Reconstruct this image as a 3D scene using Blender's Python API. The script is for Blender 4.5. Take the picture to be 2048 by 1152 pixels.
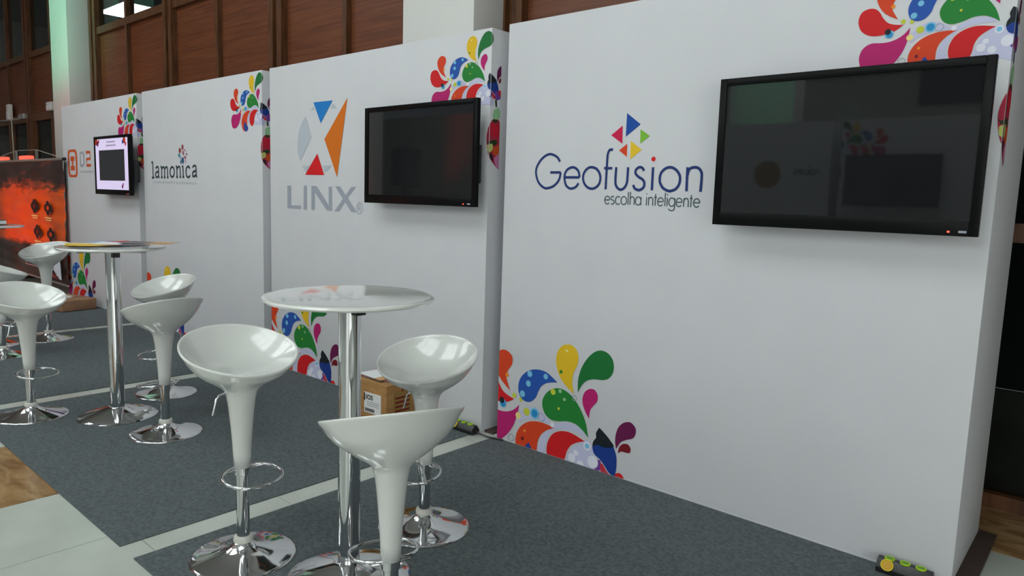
import bpy, bmesh, math, random
from mathutils import Vector, Matrix
random.seed(7)
scene = bpy.context.scene
for o in list(bpy.data.objects):
    bpy.data.objects.remove(o, do_unlink=True)
C = scene.collection

# ------------------------------------------------------------------ camera
cam_d = bpy.data.cameras.new('camera'); cam = bpy.data.objects.new('camera', cam_d); C.objects.link(cam)
cam_d.sensor_fit = 'HORIZONTAL'; cam_d.sensor_width = 36.0; cam_d.lens = 1416.55 / 2048 * 36.0
cam_d.clip_start = 0.05; cam_d.clip_end = 100
_r = Vector((0.75134, 0.65912, 0.03249)); _u = Vector((-0.10474, 0.07050, 0.99200)); _f = Vector((-0.65155, 0.74873, -0.12201))
M4 = Matrix(((_r.x, _u.x, -_f.x, 2.7497), (_r.y, _u.y, -_f.y, -3.0644), (_r.z, _u.z, -_f.z, 1.4188), (0, 0, 0, 1)))
cam.matrix_world = M4
scene.camera = cam

# ------------------------------------------------------------------ world, light, exposure
world = bpy.data.worlds.new('hall_daylight'); scene.world = world; world.use_nodes = True
bg = world.node_tree.nodes['Background']; bg.inputs[0].default_value = (0.80, 0.90, 1.0, 1); bg.inputs[1].default_value = 0.2
SKYLIGHT = 5.5      # strength of the daylit roof panes
FRONT_WIN = 3.4
FILL_GLAZING = 1.9      # strength of glowing panes added as fill behind and right of the camera     # line above: strength of the daylit glazing across the hall
scene.view_settings.view_transform = 'Standard'; scene.view_settings.look = 'None'
scene.view_settings.gamma = 1.0; scene.view_settings.use_curve_mapping = False
scene.view_settings.exposure = -0.10

def spot(name, loc, target, color, energy, size, blend=0.6, radius=0.1):
    d = bpy.data.lights.new(name, 'SPOT'); d.energy = energy; d.color = color; d.spot_size = size; d.spot_blend = blend; d.shadow_soft_size = radius
    o = bpy.data.objects.new(name, d); C.objects.link(o); o.location = loc
    o.rotation_euler = (Vector(target) - Vector(loc)).to_track_quat('-Z', 'Y').to_euler(); return o
spot('green_wash_light', (-8.6, -3.4, 4.6), (-9.75, 0.7, 4.4), (0.12, 1.0, 0.55), 420, math.radians(44))
spot('orange_wash_light', (-9.2, -1.6, 0.35), (-9.0, 0.0, 1.0), (1.0, 0.16, 0.03), 65, math.radians(80))
spot('green_wash_light_2', (-1.2, -5.2, 5.6), (-1.15, -7.4, 3.1), (0.10, 1.0, 0.5), 500, math.radians(30))
spot('red_wash_light', (-10.3, -6.4, 0.3), (-10.5, -7.0, 1.6), (1.0, 0.06, 0.03), 700, math.radians(90))

H = 2.4          # booth height
MOTIF = [('yellow', 2, [(0.557, 0.389), (0.506, 0.418), (0.463, 0.456), (0.434, 0.506), (0.424, 0.555), (0.433, 0.603), (0.461, 0.639), (0.499, 0.654), (0.536, 0.651), (0.565, 0.625), (0.575, 0.589), (0.568, 0.549), (0.548, 0.508), (0.54, 0.463), (0.545, 0.422)]), ('dgreen', 2, [(0.58, 0.402), (0.578, 0.463), (0.589, 0.519), (0.614, 0.573), (0.652, 0.621), (0.695, 0.651), (0.742, 0.655), (0.782, 0.632), (0.8, 0.591), (0.796, 0.55), (0.772, 0.516), (0.734, 0.501), (0.681, 0.495), (0.637, 0.479), (0.607, 0.45)]), ('blue', 2, [(0.44, 0.43), (0.403, 0.453), (0.358, 0.474), (0.302, 0.478), (0.242, 0.464), (0.191, 0.429), (0.162, 0.382), (0.159, 0.332), (0.176, 0.294), (0.214, 0.275), (0.255, 0.282), (0.29, 0.314), (0.308, 0.354), (0.332, 0.391), (0.375, 0.416)]), ('green', 2, [(0.661, 0.169), (0.646, 0.232), (0.62, 0.287), (0.581, 0.34), (0.532, 0.38), (0.474, 0.4), (0.421, 0.393), (0.373, 0.363), (0.342, 0.317), (0.341, 0.272), (0.363, 0.232), (0.405, 0.21), (0.459, 0.213), (0.521, 0.227), (0.578, 0.223), (0.625, 0.199)]), ('orange', 2, [(0.432, 0.168), (0.367, 0.177), (0.301, 0.176), (0.235, 0.156), (0.184, 0.117), (0.154, 0.063), (0.151, -0.005), (0.17, -0.059), (0.215, -0.097), (0.267, -0.091), (0.302, -0.049), (0.31, 0.003), (0.317, 0.063), (0.34, 0.109), (0.379, 0.143)]), ('red', 2, [(0.64, 0.143), (0.581, 0.161), (0.524, 0.169), (0.467, 0.158), (0.419, 0.129), (0.39, 0.081), (0.382, 0.031), (0.391, -0.008), (0.418, -0.041), (0.458, -0.054), (0.495, -0.02), (0.513, 0.017), (0.525, 0.06), (0.551, 0.099), (0.592, 0.125)]), ('magenta', 2, [(0.661, 0.275), (0.638, 0.303), (0.618, 0.341), (0.613, 0.378), (0.627, 0.416), (0.658, 0.438), (0.689, 0.438), (0.709, 0.413), (0.707, 0.379), (0.685, 0.351), (0.666, 0.321)]), ('navy', 2, [(0.729, 0.242), (0.711, 0.209), (0.712, 0.182), (0.696, 0.159), (0.691, 0.127), (0.704, 0.092), (0.741, 0.071), (0.769, 0.048), (0.797, 0.018), (0.832, 0.001), (0.844, 0.031), (0.847, 0.077), (0.841, 0.121), (0.814, 0.174), (0.777, 0.21)]), ('ink', 3, [(0.729, 0.242), (0.711, 0.209), (0.712, 0.182), (0.696, 0.159), (0.693, 0.131), (0.723, 0.147), (0.763, 0.142), (0.823, 0.161), (0.804, 0.187), (0.772, 0.213)]), ('plum', 2, [(0.839, 0.153), (0.831, 0.194), (0.834, 0.235), (0.85, 0.277), (0.882, 0.306), (0.919, 0.314), (0.947, 0.293), (0.951, 0.264), (0.936, 0.235), (0.9, 0.218), (0.868, 0.199), (0.852, 0.176)]), ('maroon', 2, [(0.852, 0.134), (0.857, 0.166), (0.877, 0.189), (0.906, 0.196), (0.925, 0.18), (0.921, 0.153), (0.892, 0.149), (0.871, 0.148)]), ('violet', 2, [(0.697, 0.048), (0.719, 0.059), (0.743, 0.066), (0.751, 0.043), (0.748, 0.016), (0.718, -0.001)]), ('pinkred', 2, [(0.746, 0.053), (0.764, 0.047), (0.783, 0.022), (0.811, -0.001), (0.79, -0.015), (0.759, -0.008), (0.748, 0.019)]), ('red', 1, [(0.832, 0.013), (0.865, 0.03), (0.891, 0.015), (0.893, -0.015), (0.861, -0.04), (0.838, -0.024)]), ('orange', 2, [(0.097, 0.313), (0.02, 0.369), (-0.021, 0.438), (-0.027, 0.495), (0.001, 0.537), (0.052, 0.55), (0.101, 0.523), (0.104, 0.475), (0.075, 0.433), (0.062, 0.395), (0.079, 0.35)]), ('red', 2, [(0.129, 0.271), (0.08, 0.283), (0.036, 0.305), (0.008, 0.342), (-0.014, 0.387), (-0.042, 0.416), (-0.082, 0.425), (-0.123, 0.413), (-0.145, 0.375), (-0.147, 0.333), (-0.13, 0.286), (-0.09, 0.251), (-0.044, 0.235), (0.001, 0.232), (0.046, 0.234), (0.09, 0.248)]), ('magenta', 2, [(0.169, 0.245), (0.134, 0.211), (0.09, 0.188), (0.04, 0.178), (-0.011, 0.182), (-0.062, 0.191), (-0.102, 0.181), (-0.131, 0.156), (-0.147, 0.116), (-0.147, 0.079), (-0.133, 0.02), (-0.093, -0.012), (-0.035, -0.017), (0.021, -0.003), (0.072, 0.036), (0.111, 0.082), (0.138, 0.13), (0.158, 0.191)]), ('navyblue', 2, [(0.25, 0.04), (0.208, -0.017), (0.213, -0.067), (0.264, -0.106), (0.321, -0.088), (0.326, -0.05), (0.284, -0.008)]), ('lavender', 1, [(0.514, -0.003), (0.557, 0.084), (0.602, 0.123), (0.655, 0.153), (0.693, 0.12), (0.701, 0.06), (0.718, 0.003), (0.702, -0.04), (0.63, -0.061), (0.535, -0.049)]), ('lavender', 1, [(0.408, 0.162), (0.445, 0.196), (0.521, 0.219), (0.597, 0.212), (0.654, 0.168), (0.599, 0.177), (0.523, 0.179), (0.457, 0.169)]), ('lavender', 1, [(0.314, -0.02), (0.327, 0.065), (0.37, 0.129), (0.442, 0.168), (0.395, 0.119), (0.371, 0.06), (0.371, -0.005)]), ('lavender', 1, [(0.159, 0.19), (0.221, 0.237), (0.293, 0.253), (0.365, 0.221), (0.397, 0.18), (0.306, 0.187), (0.213, 0.17), (0.172, 0.143)])]
MDOTS = [('lime', 3, 0.128, 0.292, 0.0151), ('lime', 2, 0.179, 0.278, 0.0121), ('lime', 3, 0.227, 0.216, 0.0231), ('sky', 2, 0.286, 0.219, 0.0328), ('cyan', 3, 0.286, 0.219, 0.0228), ('palest', 2, 0.657, 0.122, 0.0249), ('sky', 3, 0.657, 0.122, 0.015), ('sky', 3, 0.241, 0.442, 0.0183), ('sky', 3, 0.233, 0.384, 0.0183), ('sky', 3, 0.191, 0.315, 0.0195), ('sky', 3, 0.357, 0.448, 0.016), ('lime', 3, 0.413, 0.372, 0.0175), ('palegreen', 3, 0.462, 0.386, 0.0112), ('palegreen', 3, 0.493, 0.345, 0.0095), ('lime', 3, 0.456, 0.285, 0.0078), ('yorange', 3, 0.069, 0.404, 0.0134), ('yorange', 3, 0.217, 0.1, 0.0093), ('maroon', 3, 0.203, 0.05, 0.0112), ('paleyel', 3, 0.496, 0.618, 0.0085), ('green', 3, 0.462, 0.495, 0.0103), ('sky', 3, 0.043, 0.228, 0.0271), ('cyan', 4, 0.044, 0.225, 0.0194), ('ink', 4, 0.035, 0.245, 0.0194), ('palest', 3, 0.417, 0.183, 0.0159), ('palest', 2, 0.56, 0.03, 0.0256), ('palest', 2, 0.617, 0.006, 0.0236), ('palest', 2, 0.698, 0.044, 0.0346), ('palest', 2, 0.586, 0.064, 0.017), ('paleyel', 2, 0.165, 0.179, 0.0207)]
MRINGS = [(0.336, 0.208, 0.0249), (0.114, 0.035, 0.0237), (0.561, 0.367, 0.0166)]
FLOWER = [('berry', 2, [(0.017, 1.883), (-0.006, 1.843), (-0.02, 1.791), (-0.017, 1.738), (-0.002, 1.678), (0.027, 1.642), (0.074, 1.609), (0.094, 1.612), (0.088, 1.791), (0.087, 1.866), (0.067, 1.89)]), ('crimson', 3, [(0.012, 1.87), (-0.007, 1.82), (0.038, 1.786), (0.083, 1.805), (0.08, 1.858), (0.041, 1.861)]), ('forest', 3, [(-0.018, 1.78), (-0.01, 1.757), (0.039, 1.771), (0.068, 1.759), (0.04, 1.737), (-0.01, 1.746)]), ('palelime', 3, [(-0.013, 1.738), (0.023, 1.747), (0.03, 1.718), (0.008, 1.697), (-0.011, 1.708)]), ('flame', 3, [(0.035, 1.722), (0.085, 1.745), (0.09, 1.692), (0.06, 1.678), (0.031, 1.695)]), ('ink', 3, [(-0.003, 1.693), (0.026, 1.684), (0.033, 1.65), (0.016, 1.657)]), ('pink', 3, [(0.043, 1.666), (0.091, 1.692), (0.093, 1.616), (0.074, 1.61), (0.05, 1.636)]), ('forest', 3, [(0.021, 1.883), (0.034, 1.891), (0.051, 1.883), (0.07, 1.891), (0.057, 1.871), (0.029, 1.871)]), ('palegreen', 2, [(0.031, 1.942), (0.076, 1.955), (0.085, 1.904), (0.051, 1.889), (0.022, 1.897)]), ('violet', 2, [(0.032, 2.05), (0.089, 2.046), (0.09, 2.017), (0.052, 1.997), (0.039, 2.018)]), ('crimson', 3, [(0.06, 2.057), (0.09, 2.054), (0.091, 2.032), (0.073, 2.022)]), ('forest', 2, [(0.038, 2.003), (0.054, 1.993), (0.055, 1.96), (0.042, 1.966)]), ('lavender', 1, [(-0.085, 2.063), (-0.007, 2.076), (0.021, 2.052), (0.026, 1.979), (0.008, 1.962), (-0.034, 1.978), (-0.057, 2.009)]), ('palest', 1, [(0.057, 2.005), (0.09, 2.017), (0.089, 1.972), (0.062, 1.961)])]
GEO = [[(0.396, 1.636), (0.373, 1.662), (0.323, 1.677), (0.273, 1.655), (0.238, 1.611), (0.233, 1.571), (0.253, 1.525), (0.291, 1.497), (0.324, 1.495), (0.363, 1.509), (0.394, 1.54), (0.404, 1.579)], [(0.404, 1.579), (0.332, 1.579)], [(0.433, 1.553), (0.529, 1.553)], [(0.529, 1.553), (0.522, 1.582), (0.501, 1.601), (0.474, 1.605), (0.443, 1.59), (0.43, 1.557), (0.44, 1.516), (0.462, 1.497), (0.486, 1.495), (0.51, 1.505), (0.524, 1.523)], [(0.661, 1.551), (0.66, 1.537), (0.656, 1.523), (0.648, 1.512), (0.637, 1.503), (0.624, 1.497), (0.61, 1.495), (0.596, 1.497), (0.583, 1.502), (0.571, 1.511), (0.561, 1.523), (0.555, 1.536), (0.552, 1.55), (0.553, 1.565), (0.558, 1.578), (0.566, 1.589), (0.577, 1.598), (0.59, 1.604), (0.604, 1.605), (0.618, 1.603), (0.632, 1.598), (0.643, 1.589), (0.652, 1.578), (0.658, 1.565), (0.661, 1.551)], [(0.73, 1.692), (0.711, 1.691), (0.701, 1.675), (0.698, 1.644), (0.696, 1.493)], [(0.681, 1.6), (0.731, 1.599)], [(0.754, 1.605), (0.753, 1.54), (0.759, 1.511), (0.782, 1.493), (0.806, 1.501), (0.821, 1.527), (0.823, 1.56), (0.824, 1.604)], [(0.916, 1.586), (0.905, 1.6), (0.887, 1.603), (0.87, 1.591), (0.869, 1.573), (0.886, 1.557), (0.908, 1.545), (0.921, 1.528), (0.917, 1.505), (0.894, 1.492), (0.87, 1.499), (0.858, 1.517)], [(0.965, 1.603), (0.965, 1.492)], [(1.113, 1.546), (1.112, 1.532), (1.108, 1.519), (1.1, 1.507), (1.09, 1.498), (1.077, 1.493), (1.063, 1.49), (1.049, 1.492), (1.035, 1.498), (1.023, 1.506), (1.014, 1.518), (1.007, 1.531), (1.005, 1.546), (1.006, 1.56), (1.01, 1.574), (1.018, 1.585), (1.029, 1.594), (1.042, 1.6), (1.056, 1.602), (1.07, 1.6), (1.083, 1.594), (1.095, 1.585), (1.104, 1.574), (1.111, 1.561), (1.113, 1.546)], [(1.148, 1.602), (1.15, 1.49)], [(1.147, 1.551), (1.157, 1.59), (1.18, 1.601), (1.204, 1.597), (1.219, 1.58), (1.223, 1.556), (1.221, 1.489)]]
GEOTRI = [('geoblue', [(0.802, 1.869), (0.883, 1.811), (0.801, 1.754)]), ('rose', [(0.78, 1.809), (0.783, 1.72), (0.715, 1.764)]), ('leafgreen', [(0.884, 1.787), (0.938, 1.753), (0.886, 1.718)]), ('tangerine', [(0.812, 1.719), (0.813, 1.655), (0.766, 1.688)]), ('gold', [(0.831, 1.733), (0.896, 1.688), (0.834, 1.642)])]
GEODOT = [(0.965, 1.642)]
GEOTAG = [(0.692, 1.419), (1.225, 1.417), (0.69, 1.457)]
LINXP = [('steel', [(0.238, 1.482), (0.29, 1.48), (0.292, 1.329), (0.431, 1.331), (0.429, 1.303), (0.236, 1.304)]), ('steel', [(0.469, 1.482), (0.51, 1.483), (0.509, 1.3), (0.464, 1.301)]), ('steel', [(0.572, 1.482), (0.639, 1.482), (0.796, 1.344), (0.796, 1.479), (0.838, 1.479), (0.839, 1.304), (0.773, 1.304), (0.618, 1.434), (0.615, 1.302), (0.571, 1.302)]), ('steel', [(0.876, 1.482), (0.936, 1.482), (1.005, 1.423), (1.072, 1.48), (1.126, 1.481), (1.031, 1.402), (1.138, 1.302), (1.074, 1.302), (0.998, 1.371), (0.928, 1.302), (0.868, 1.302), (0.972, 1.394)]), ('azure', [(0.601, 2.096), (0.844, 2.095), (0.695, 1.941)]), ('amber', [(1.022, 2.102), (0.901, 1.548), (0.742, 1.824)]), ('scarlet', [(0.651, 1.722), (0.739, 1.563), (0.489, 1.565)]), ('silver', [(0.499, 2.002), (0.576, 1.844), (0.423, 1.666), (0.39, 1.731), (0.384, 1.805), (0.405, 1.895), (0.447, 1.962)]), ('silver', [(0.553, 2.041), (0.607, 2.063), (0.615, 2.043)]), ('silver', [(0.841, 2.072), (0.874, 2.059), (0.899, 2.034), (0.817, 2.039)]), ('silver', [(0.45, 1.634), (0.555, 1.632), (0.505, 1.586), (0.473, 1.604)]), ('silver', [(0.714, 1.632), (0.826, 1.633), (0.788, 1.602), (0.742, 1.586)])]
LINXR = [(1.17, 1.333), (1.205, 1.334)]
LAMO = [[(0.177, 1.68), (0.205, 1.682), (0.205, 1.535)], [(0.176, 1.533), (0.235, 1.535)], [(0.27, 1.628), (0.308, 1.642), (0.338, 1.63), (0.337, 1.547), (0.356, 1.537)], [(0.338, 1.596), (0.283, 1.585), (0.265, 1.558), (0.292, 1.537), (0.335, 1.553)], [(0.391, 1.636), (0.411, 1.637), (0.411, 1.537)], [(0.393, 1.537), (0.432, 1.537)], [(0.416, 1.619), (0.448, 1.638), (0.477, 1.624), (0.477, 1.537)], [(0.46, 1.537), (0.496, 1.537)], [(0.482, 1.619), (0.516, 1.638), (0.544, 1.626), (0.546, 1.539)], [(0.53, 1.538), (0.566, 1.539)], [(0.699, 1.591), (0.697, 1.578), (0.691, 1.567), (0.683, 1.557), (0.673, 1.549), (0.661, 1.545), (0.648, 1.543), (0.636, 1.545), (0.624, 1.549), (0.614, 1.557), (0.607, 1.567), (0.603, 1.578), (0.602, 1.591), (0.604, 1.603), (0.61, 1.615), (0.618, 1.624), (0.629, 1.632), (0.641, 1.637), (0.654, 1.638), (0.666, 1.637), (0.677, 1.632), (0.687, 1.624), (0.694, 1.614), (0.698, 1.603), (0.699, 1.591)], [(0.734, 1.637), (0.753, 1.638), (0.753, 1.542)], [(0.736, 1.541), (0.773, 1.542)], [(0.758, 1.618), (0.791, 1.64), (0.823, 1.627), (0.824, 1.543)], [(0.809, 1.542), (0.842, 1.543)], [(0.865, 1.637), (0.885, 1.638), (0.889, 1.544)], [(0.871, 1.543), (0.908, 1.544)], [(1.035, 1.621), (1.0, 1.641), (0.958, 1.624), (0.948, 1.585), (0.963, 1.551), (1.0, 1.541), (1.036, 1.558)], [(1.085, 1.631), (1.118, 1.647), (1.154, 1.636), (1.157, 1.556), (1.174, 1.547)], [(1.155, 1.6), (1.101, 1.591), (1.082, 1.568), (1.099, 1.547), (1.154, 1.562)]]
LAMOI = [('brick', (0.886, 1.822), (0.907, 1.796)), ('brick', (0.829, 1.792), (0.855, 1.767)), ('teal', (0.813, 1.748), (0.837, 1.729)), ('ocean', (0.884, 1.698), (0.911, 1.667)), ('mauve', (0.929, 1.794), (0.941, 1.784)), ('mauve', (0.968, 1.755), (0.985, 1.744)), ('mauve', (0.934, 1.726), (0.959, 1.714)), ('mauve', (0.898, 1.768), (0.916, 1.746)), ('pink', (0.945, 1.692), (0.953, 1.667)), ('ocean', (0.843, 1.684), (0.856, 1.666)), ('teal', (0.841, 1.723), (0.851, 1.708)), ('mauve', (0.964, 1.779), (0.972, 1.774))]
LAMOT = [(0.191, 1.474), (1.162, 1.482), (0.193, 1.503)]
DTWO = [(0.225, 1.872), (0.557, 1.865), (0.517, 1.533), (0.181, 1.532), (0.623, 1.662), (0.981, 1.66), (0.643, 1.83), (0.611, 1.566)]
# ------------------------------------------------------------------ materials
def lin(c): return tuple((v / 12.92 if v <= 0.04045 else ((v + 0.055) / 1.055) ** 2.4) for v in c)
def rgb(r, g, b): return lin((r / 255, g / 255, b / 255))
MATS = {}
def pmat(name, col, rough=0.5, metal=0.0, spec=0.5, coat=0.0, emit=None, estr=0.0):
    m = bpy.data.materials.new(name); m.use_nodes = True; b = m.node_tree.nodes['Principled BSDF']
    b.inputs['Base Color'].default_value = (*col, 1); b.inputs['Roughness'].default_value = rough; b.inputs['Metallic'].default_value = metal
    b.inputs['Specular IOR Level'].default_value = spec; b.inputs['Coat Weight'].default_value = coat; b.inputs['Coat Roughness'].default_value = 0.05
    if emit: b.inputs['Emission Color'].default_value = (*emit, 1); b.inputs['Emission Strength'].default_value = estr
    MATS[name] = m; return m
def noisy(m, c1, c2, scale=8.0, detail=6.0, stretch=(1, 1, 1), lo=0.35, hi=0.65, bump=0.0, bscale=None, dist=0.0):
    nt = m.node_tree; N = nt.nodes; L = nt.links; b = N['Principled BSDF']
    tc = N.new('ShaderNodeTexCoord'); mp = N.new('ShaderNodeMapping'); mp.inputs['Scale'].default_value = stretch
    nz = N.new('ShaderNodeTexNoise'); nz.inputs['Scale'].default_value = scale; nz.inputs['Detail'].default_value = detail; nz.inputs['Distortion'].default_value = dist
    cr = N.new('ShaderNodeValToRGB'); cr.color_ramp.elements[0].position = lo; cr.color_ramp.elements[1].position = hi
    cr.color_ramp.elements[0].color = (*c1, 1); cr.color_ramp.elements[1].color = (*c2, 1)
    L.new(tc.outputs['Object'], mp.inputs[0]); L.new(mp.outputs[0], nz.inputs['Vector']); L.new(nz.outputs['Fac'], cr.inputs[0]); L.new(cr.outputs[0], b.inputs['Base Color'])
    if bump:
        n2 = N.new('ShaderNodeTexNoise'); n2.inputs['Scale'].default_value = bscale or scale * 4; n2.inputs['Detail'].default_value = 4
        L.new(mp.outputs[0], n2.inputs['Vector'])
        bp = N.new('ShaderNodeBump'); bp.inputs['Strength'].default_value = bump; bp.inputs['Distance'].default_value = 0.01
        L.new(n2.outputs['Fac'], bp.inputs['Height']); L.new(bp.outputs[0], b.inputs['Normal'])
    return m
BW = pmat('booth_white', (0.64, 0.65, 0.675), 0.62, spec=0.3); noisy(BW, (0.63, 0.64, 0.665), (0.65, 0.66, 0.685), 3.0, 3, bump=0.04, bscale=220)
PLASTIC = pmat('white_abs_plastic', (0.76, 0.78, 0.74), 0.22, spec=0.5, coat=0.6); noisy(PLASTIC, (0.67, 0.69, 0.66), (0.70, 0.72, 0.69), 4)
TTOP = pmat('table_white', (0.78, 0.80, 0.77), 0.12, spec=0.6, coat=0.8); noisy(TTOP, (0.77, 0.79, 0.76), (0.79, 0.81, 0.78), 5)
CHROME = pmat('chrome', (0.66, 0.67, 0.68), 0.07, 1.0); noisy(CHROME, (0.64, 0.65, 0.66), (0.68, 0.69, 0.70), 6)
COLLAR = pmat('collar_plastic', (0.62, 0.62, 0.56), 0.4)
BLACK = pmat('black_plastic', (0.012, 0.012, 0.013), 0.35); noisy(BLACK, (0.010, 0.010, 0.011), (0.016, 0.016, 0.017), 30)
GBLACK = pmat('gloss_black', (0.004, 0.004, 0.0045), 0.3, spec=0.12)
SCREEN = pmat('dark_screen_glass', (0.012, 0.013, 0.014), 0.03, spec=0.55)
BROWN = pmat('brown_plinth', rgb(74, 60, 56), 0.6); noisy(BROWN, rgb(66, 54, 50), rgb(82, 66, 60), 14, stretch=(1, 6, 1))
CARD = pmat('cardboard', rgb(166, 122, 70), 0.8); noisy(CARD, rgb(158, 114, 64), rgb(176, 132, 80), 9, stretch=(1, 1, 4))
CARD2 = pmat('brown_parcel_paper', rgb(150, 112, 84), 0.75); noisy(CARD2, rgb(138, 100, 74), rgb(160, 122, 92), 6)
CARPET = pmat('grey_carpet', rgb(88, 92, 94), 0.95, spec=0.1); noisy(CARPET, rgb(82, 89, 91), rgb(103, 110, 112), 60, 8, lo=0.32, hi=0.68, bump=0.25, bscale=500)
WTILE = pmat('white_tile', rgb(206, 210, 204), 0.18, spec=0.5); noisy(WTILE, rgb(184, 190, 181), rgb(196, 201, 192), 3)
BTILE = pmat('brown_marble_tile', rgb(150, 112, 72), 0.2, spec=0.5); noisy(BTILE, rgb(128, 94, 56), rgb(176, 142, 98), 5, 9, stretch=(1, 2.6, 1), lo=0.36, hi=0.66, dist=0.8)
GROUT = pmat('grout', rgb(120, 116, 108), 0.9)
WOOD = pmat('wood_veneer', rgb(128, 78, 50), 0.45); noisy(WOOD, rgb(88, 44, 22), rgb(122, 70, 38), 4.0, 8, stretch=(0.35, 1, 11), lo=0.3, hi=0.72, dist=0.25)
WOODF = pmat('wood_frame', rgb(104, 66, 40), 0.4); noisy(WOODF, rgb(74, 44, 24), rgb(106, 68, 40), 7, 6, stretch=(5, 5, 0.6))
COLW = pmat('column_paint', (0.78, 0.80, 0.77), 0.7); noisy(COLW, (0.68, 0.69, 0.66), (0.71, 0.72, 0.69), 2.0, bump=0.05, bscale=120)
CEILM = pmat('ceiling_paint', (0.55, 0.56, 0.55), 0.8)
HALLW = pmat('hall_wall_paint', (0.42, 0.41, 0.39), 0.8)
DARKIN = pmat('dark_interior', (0.022, 0.024, 0.022), 0.9)
BLUEIN = pmat('office_wall', (0.22, 0.27, 0.29), 0.9)
PAPER = pmat('paper_white', (0.82, 0.84, 0.86), 0.5)
LABELW = pmat('label_white', (0.78, 0.78, 0.76), 0.5)
WHITEM = pmat('white_lamp_housing', (0.75, 0.76, 0.74), 0.4)
CORD = pmat('cord', (0.45, 0.42, 0.34), 0.7)
ALU = pmat('aluminium', (0.62, 0.62, 0.60), 0.35, 0.8)
DAY = pmat('daylight_pane', (0.8, 0.8, 0.8), 0.3, emit=(0.92, 1.0, 1.0), estr=SKYLIGHT)
DAYF = pmat('daylight_front_pane', (0.8, 0.8, 0.8), 0.3, emit=(0.94, 1.0, 1.0), estr=FRONT_WIN)
FILLF = pmat('fill_front_pane', (0.8, 0.8, 0.8), 0.3, emit=(0.97, 1.0, 0.99), estr=FILL_GLAZING)
FILLR = pmat('fill_side_pane', (0.8, 0.8, 0.8), 0.3, emit=(0.97, 1.0, 0.99), estr=FILL_GLAZING * 2.2)
LAMPE = pmat('lamp_tube', (0.9, 0.9, 0.9), 0.3, emit=(1.0, 0.97, 1.0), estr=6.0)
WARME = pmat('warm_bulb', (0.9, 0.8, 0.6), 0.3, emit=(1.0, 0.8, 0.5), estr=12.0)
REDLED = pmat('red_led', (0.4, 0.02, 0.02), 0.3, emit=(1.0, 0.08, 0.04), estr=3.0)
REDLAMP = pmat('red_lamp_lens', (0.5, 0.05, 0.03), 0.3, emit=(1.0, 0.10, 0.06), estr=1.6)
GREENR = pmat('lime_socket', rgb(168, 205, 40), 0.4); YELLR = pmat('yellow_socket', rgb(214, 186, 30), 0.4); GREEND = pmat('green_socket_core', rgb(96, 150, 30), 0.5); OCHRE = pmat('ochre_socket_core', rgb(196, 150, 20), 0.5)
GLASS = bpy.data.materials.new('window_glass'); GLASS.use_nodes = True
nt = GLASS.node_tree; nt.nodes.clear()
_o = nt.nodes.new('ShaderNodeOutputMaterial'); _t = nt.nodes.new('ShaderNodeBsdfTransparent'); _t.inputs[0].default_value = (0.72, 0.76, 0.75, 1)
_g = nt.nodes.new('ShaderNodeBsdfGlossy'); _g.inputs['Roughness'].default_value = 0.02; _m = nt.nodes.new('ShaderNodeMixShader'); _fr = nt.nodes.new('ShaderNodeLayerWeight'); _fr.inputs[0].default_value = 0.25; _mu = nt.nodes.new('ShaderNodeMath'); _mu.operation = 'MULTIPLY'; _mu.inputs[1].default_value = 0.22
nt.links.new(_fr.outputs['Facing'], _mu.inputs[0]); nt.links.new(_mu.outputs[0], _m.inputs[0]); nt.links.new(_t.outputs[0], _m.inputs[1]); nt.links.new(_g.outputs[0], _m.inputs[2]); nt.links.new(_m.outputs[0], _o.inputs[0])
INKS = dict(yellow=(226, 186, 34), dgreen=(24, 112, 52), blue=(36, 84, 170), green=(34, 128, 52), orange=(214, 66, 30), red=(206, 26, 32), magenta=(184, 28, 108), navy=(24, 58, 138), ink=(22, 32, 40), plum=(104, 22, 74), maroon=(120, 22, 32),
    violet=(112, 62, 150), pinkred=(196, 52, 70), navyblue=(34, 66, 150), lavender=(196, 198, 226), lime=(196, 204, 60), sky=(120, 190, 224), cyan=(36, 140, 200), palest=(226, 228, 240), palegreen=(150, 200, 150), yorange=(240, 140, 40), paleyel=(238, 222, 140),
    berry=(176, 44, 70), crimson=(198, 30, 54), forest=(40, 62, 34), palelime=(196, 204, 110), flame=(210, 84, 34), pink=(206, 130, 176),
    geotext=(32, 54, 112), geoblue=(20, 74, 160), rose=(204, 24, 74), leafgreen=(122, 186, 56), tangerine=(216, 66, 24), gold=(232, 194, 44), tagink=(70, 88, 94), steel=(158, 164, 176), azure=(28, 124, 200), amber=(214, 112, 22), scarlet=(214, 24, 32), silver=(184, 192, 202),
    slate=(52, 66, 72), brick=(150, 62, 66), teal=(60, 140, 156), ocean=(52, 92, 128), mauve=(164, 92, 120), lightgrey=(172, 178, 182), dorange=(206, 92, 44), dgrey=(160, 166, 176), bronze=(150, 120, 60), darkink=(30, 30, 34))
def ink(n):
    k = 'ink_' + n
    if k not in MATS: pmat(k, rgb(*INKS[n]), 0.6, spec=0.3)
    return MATS[k]

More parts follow.
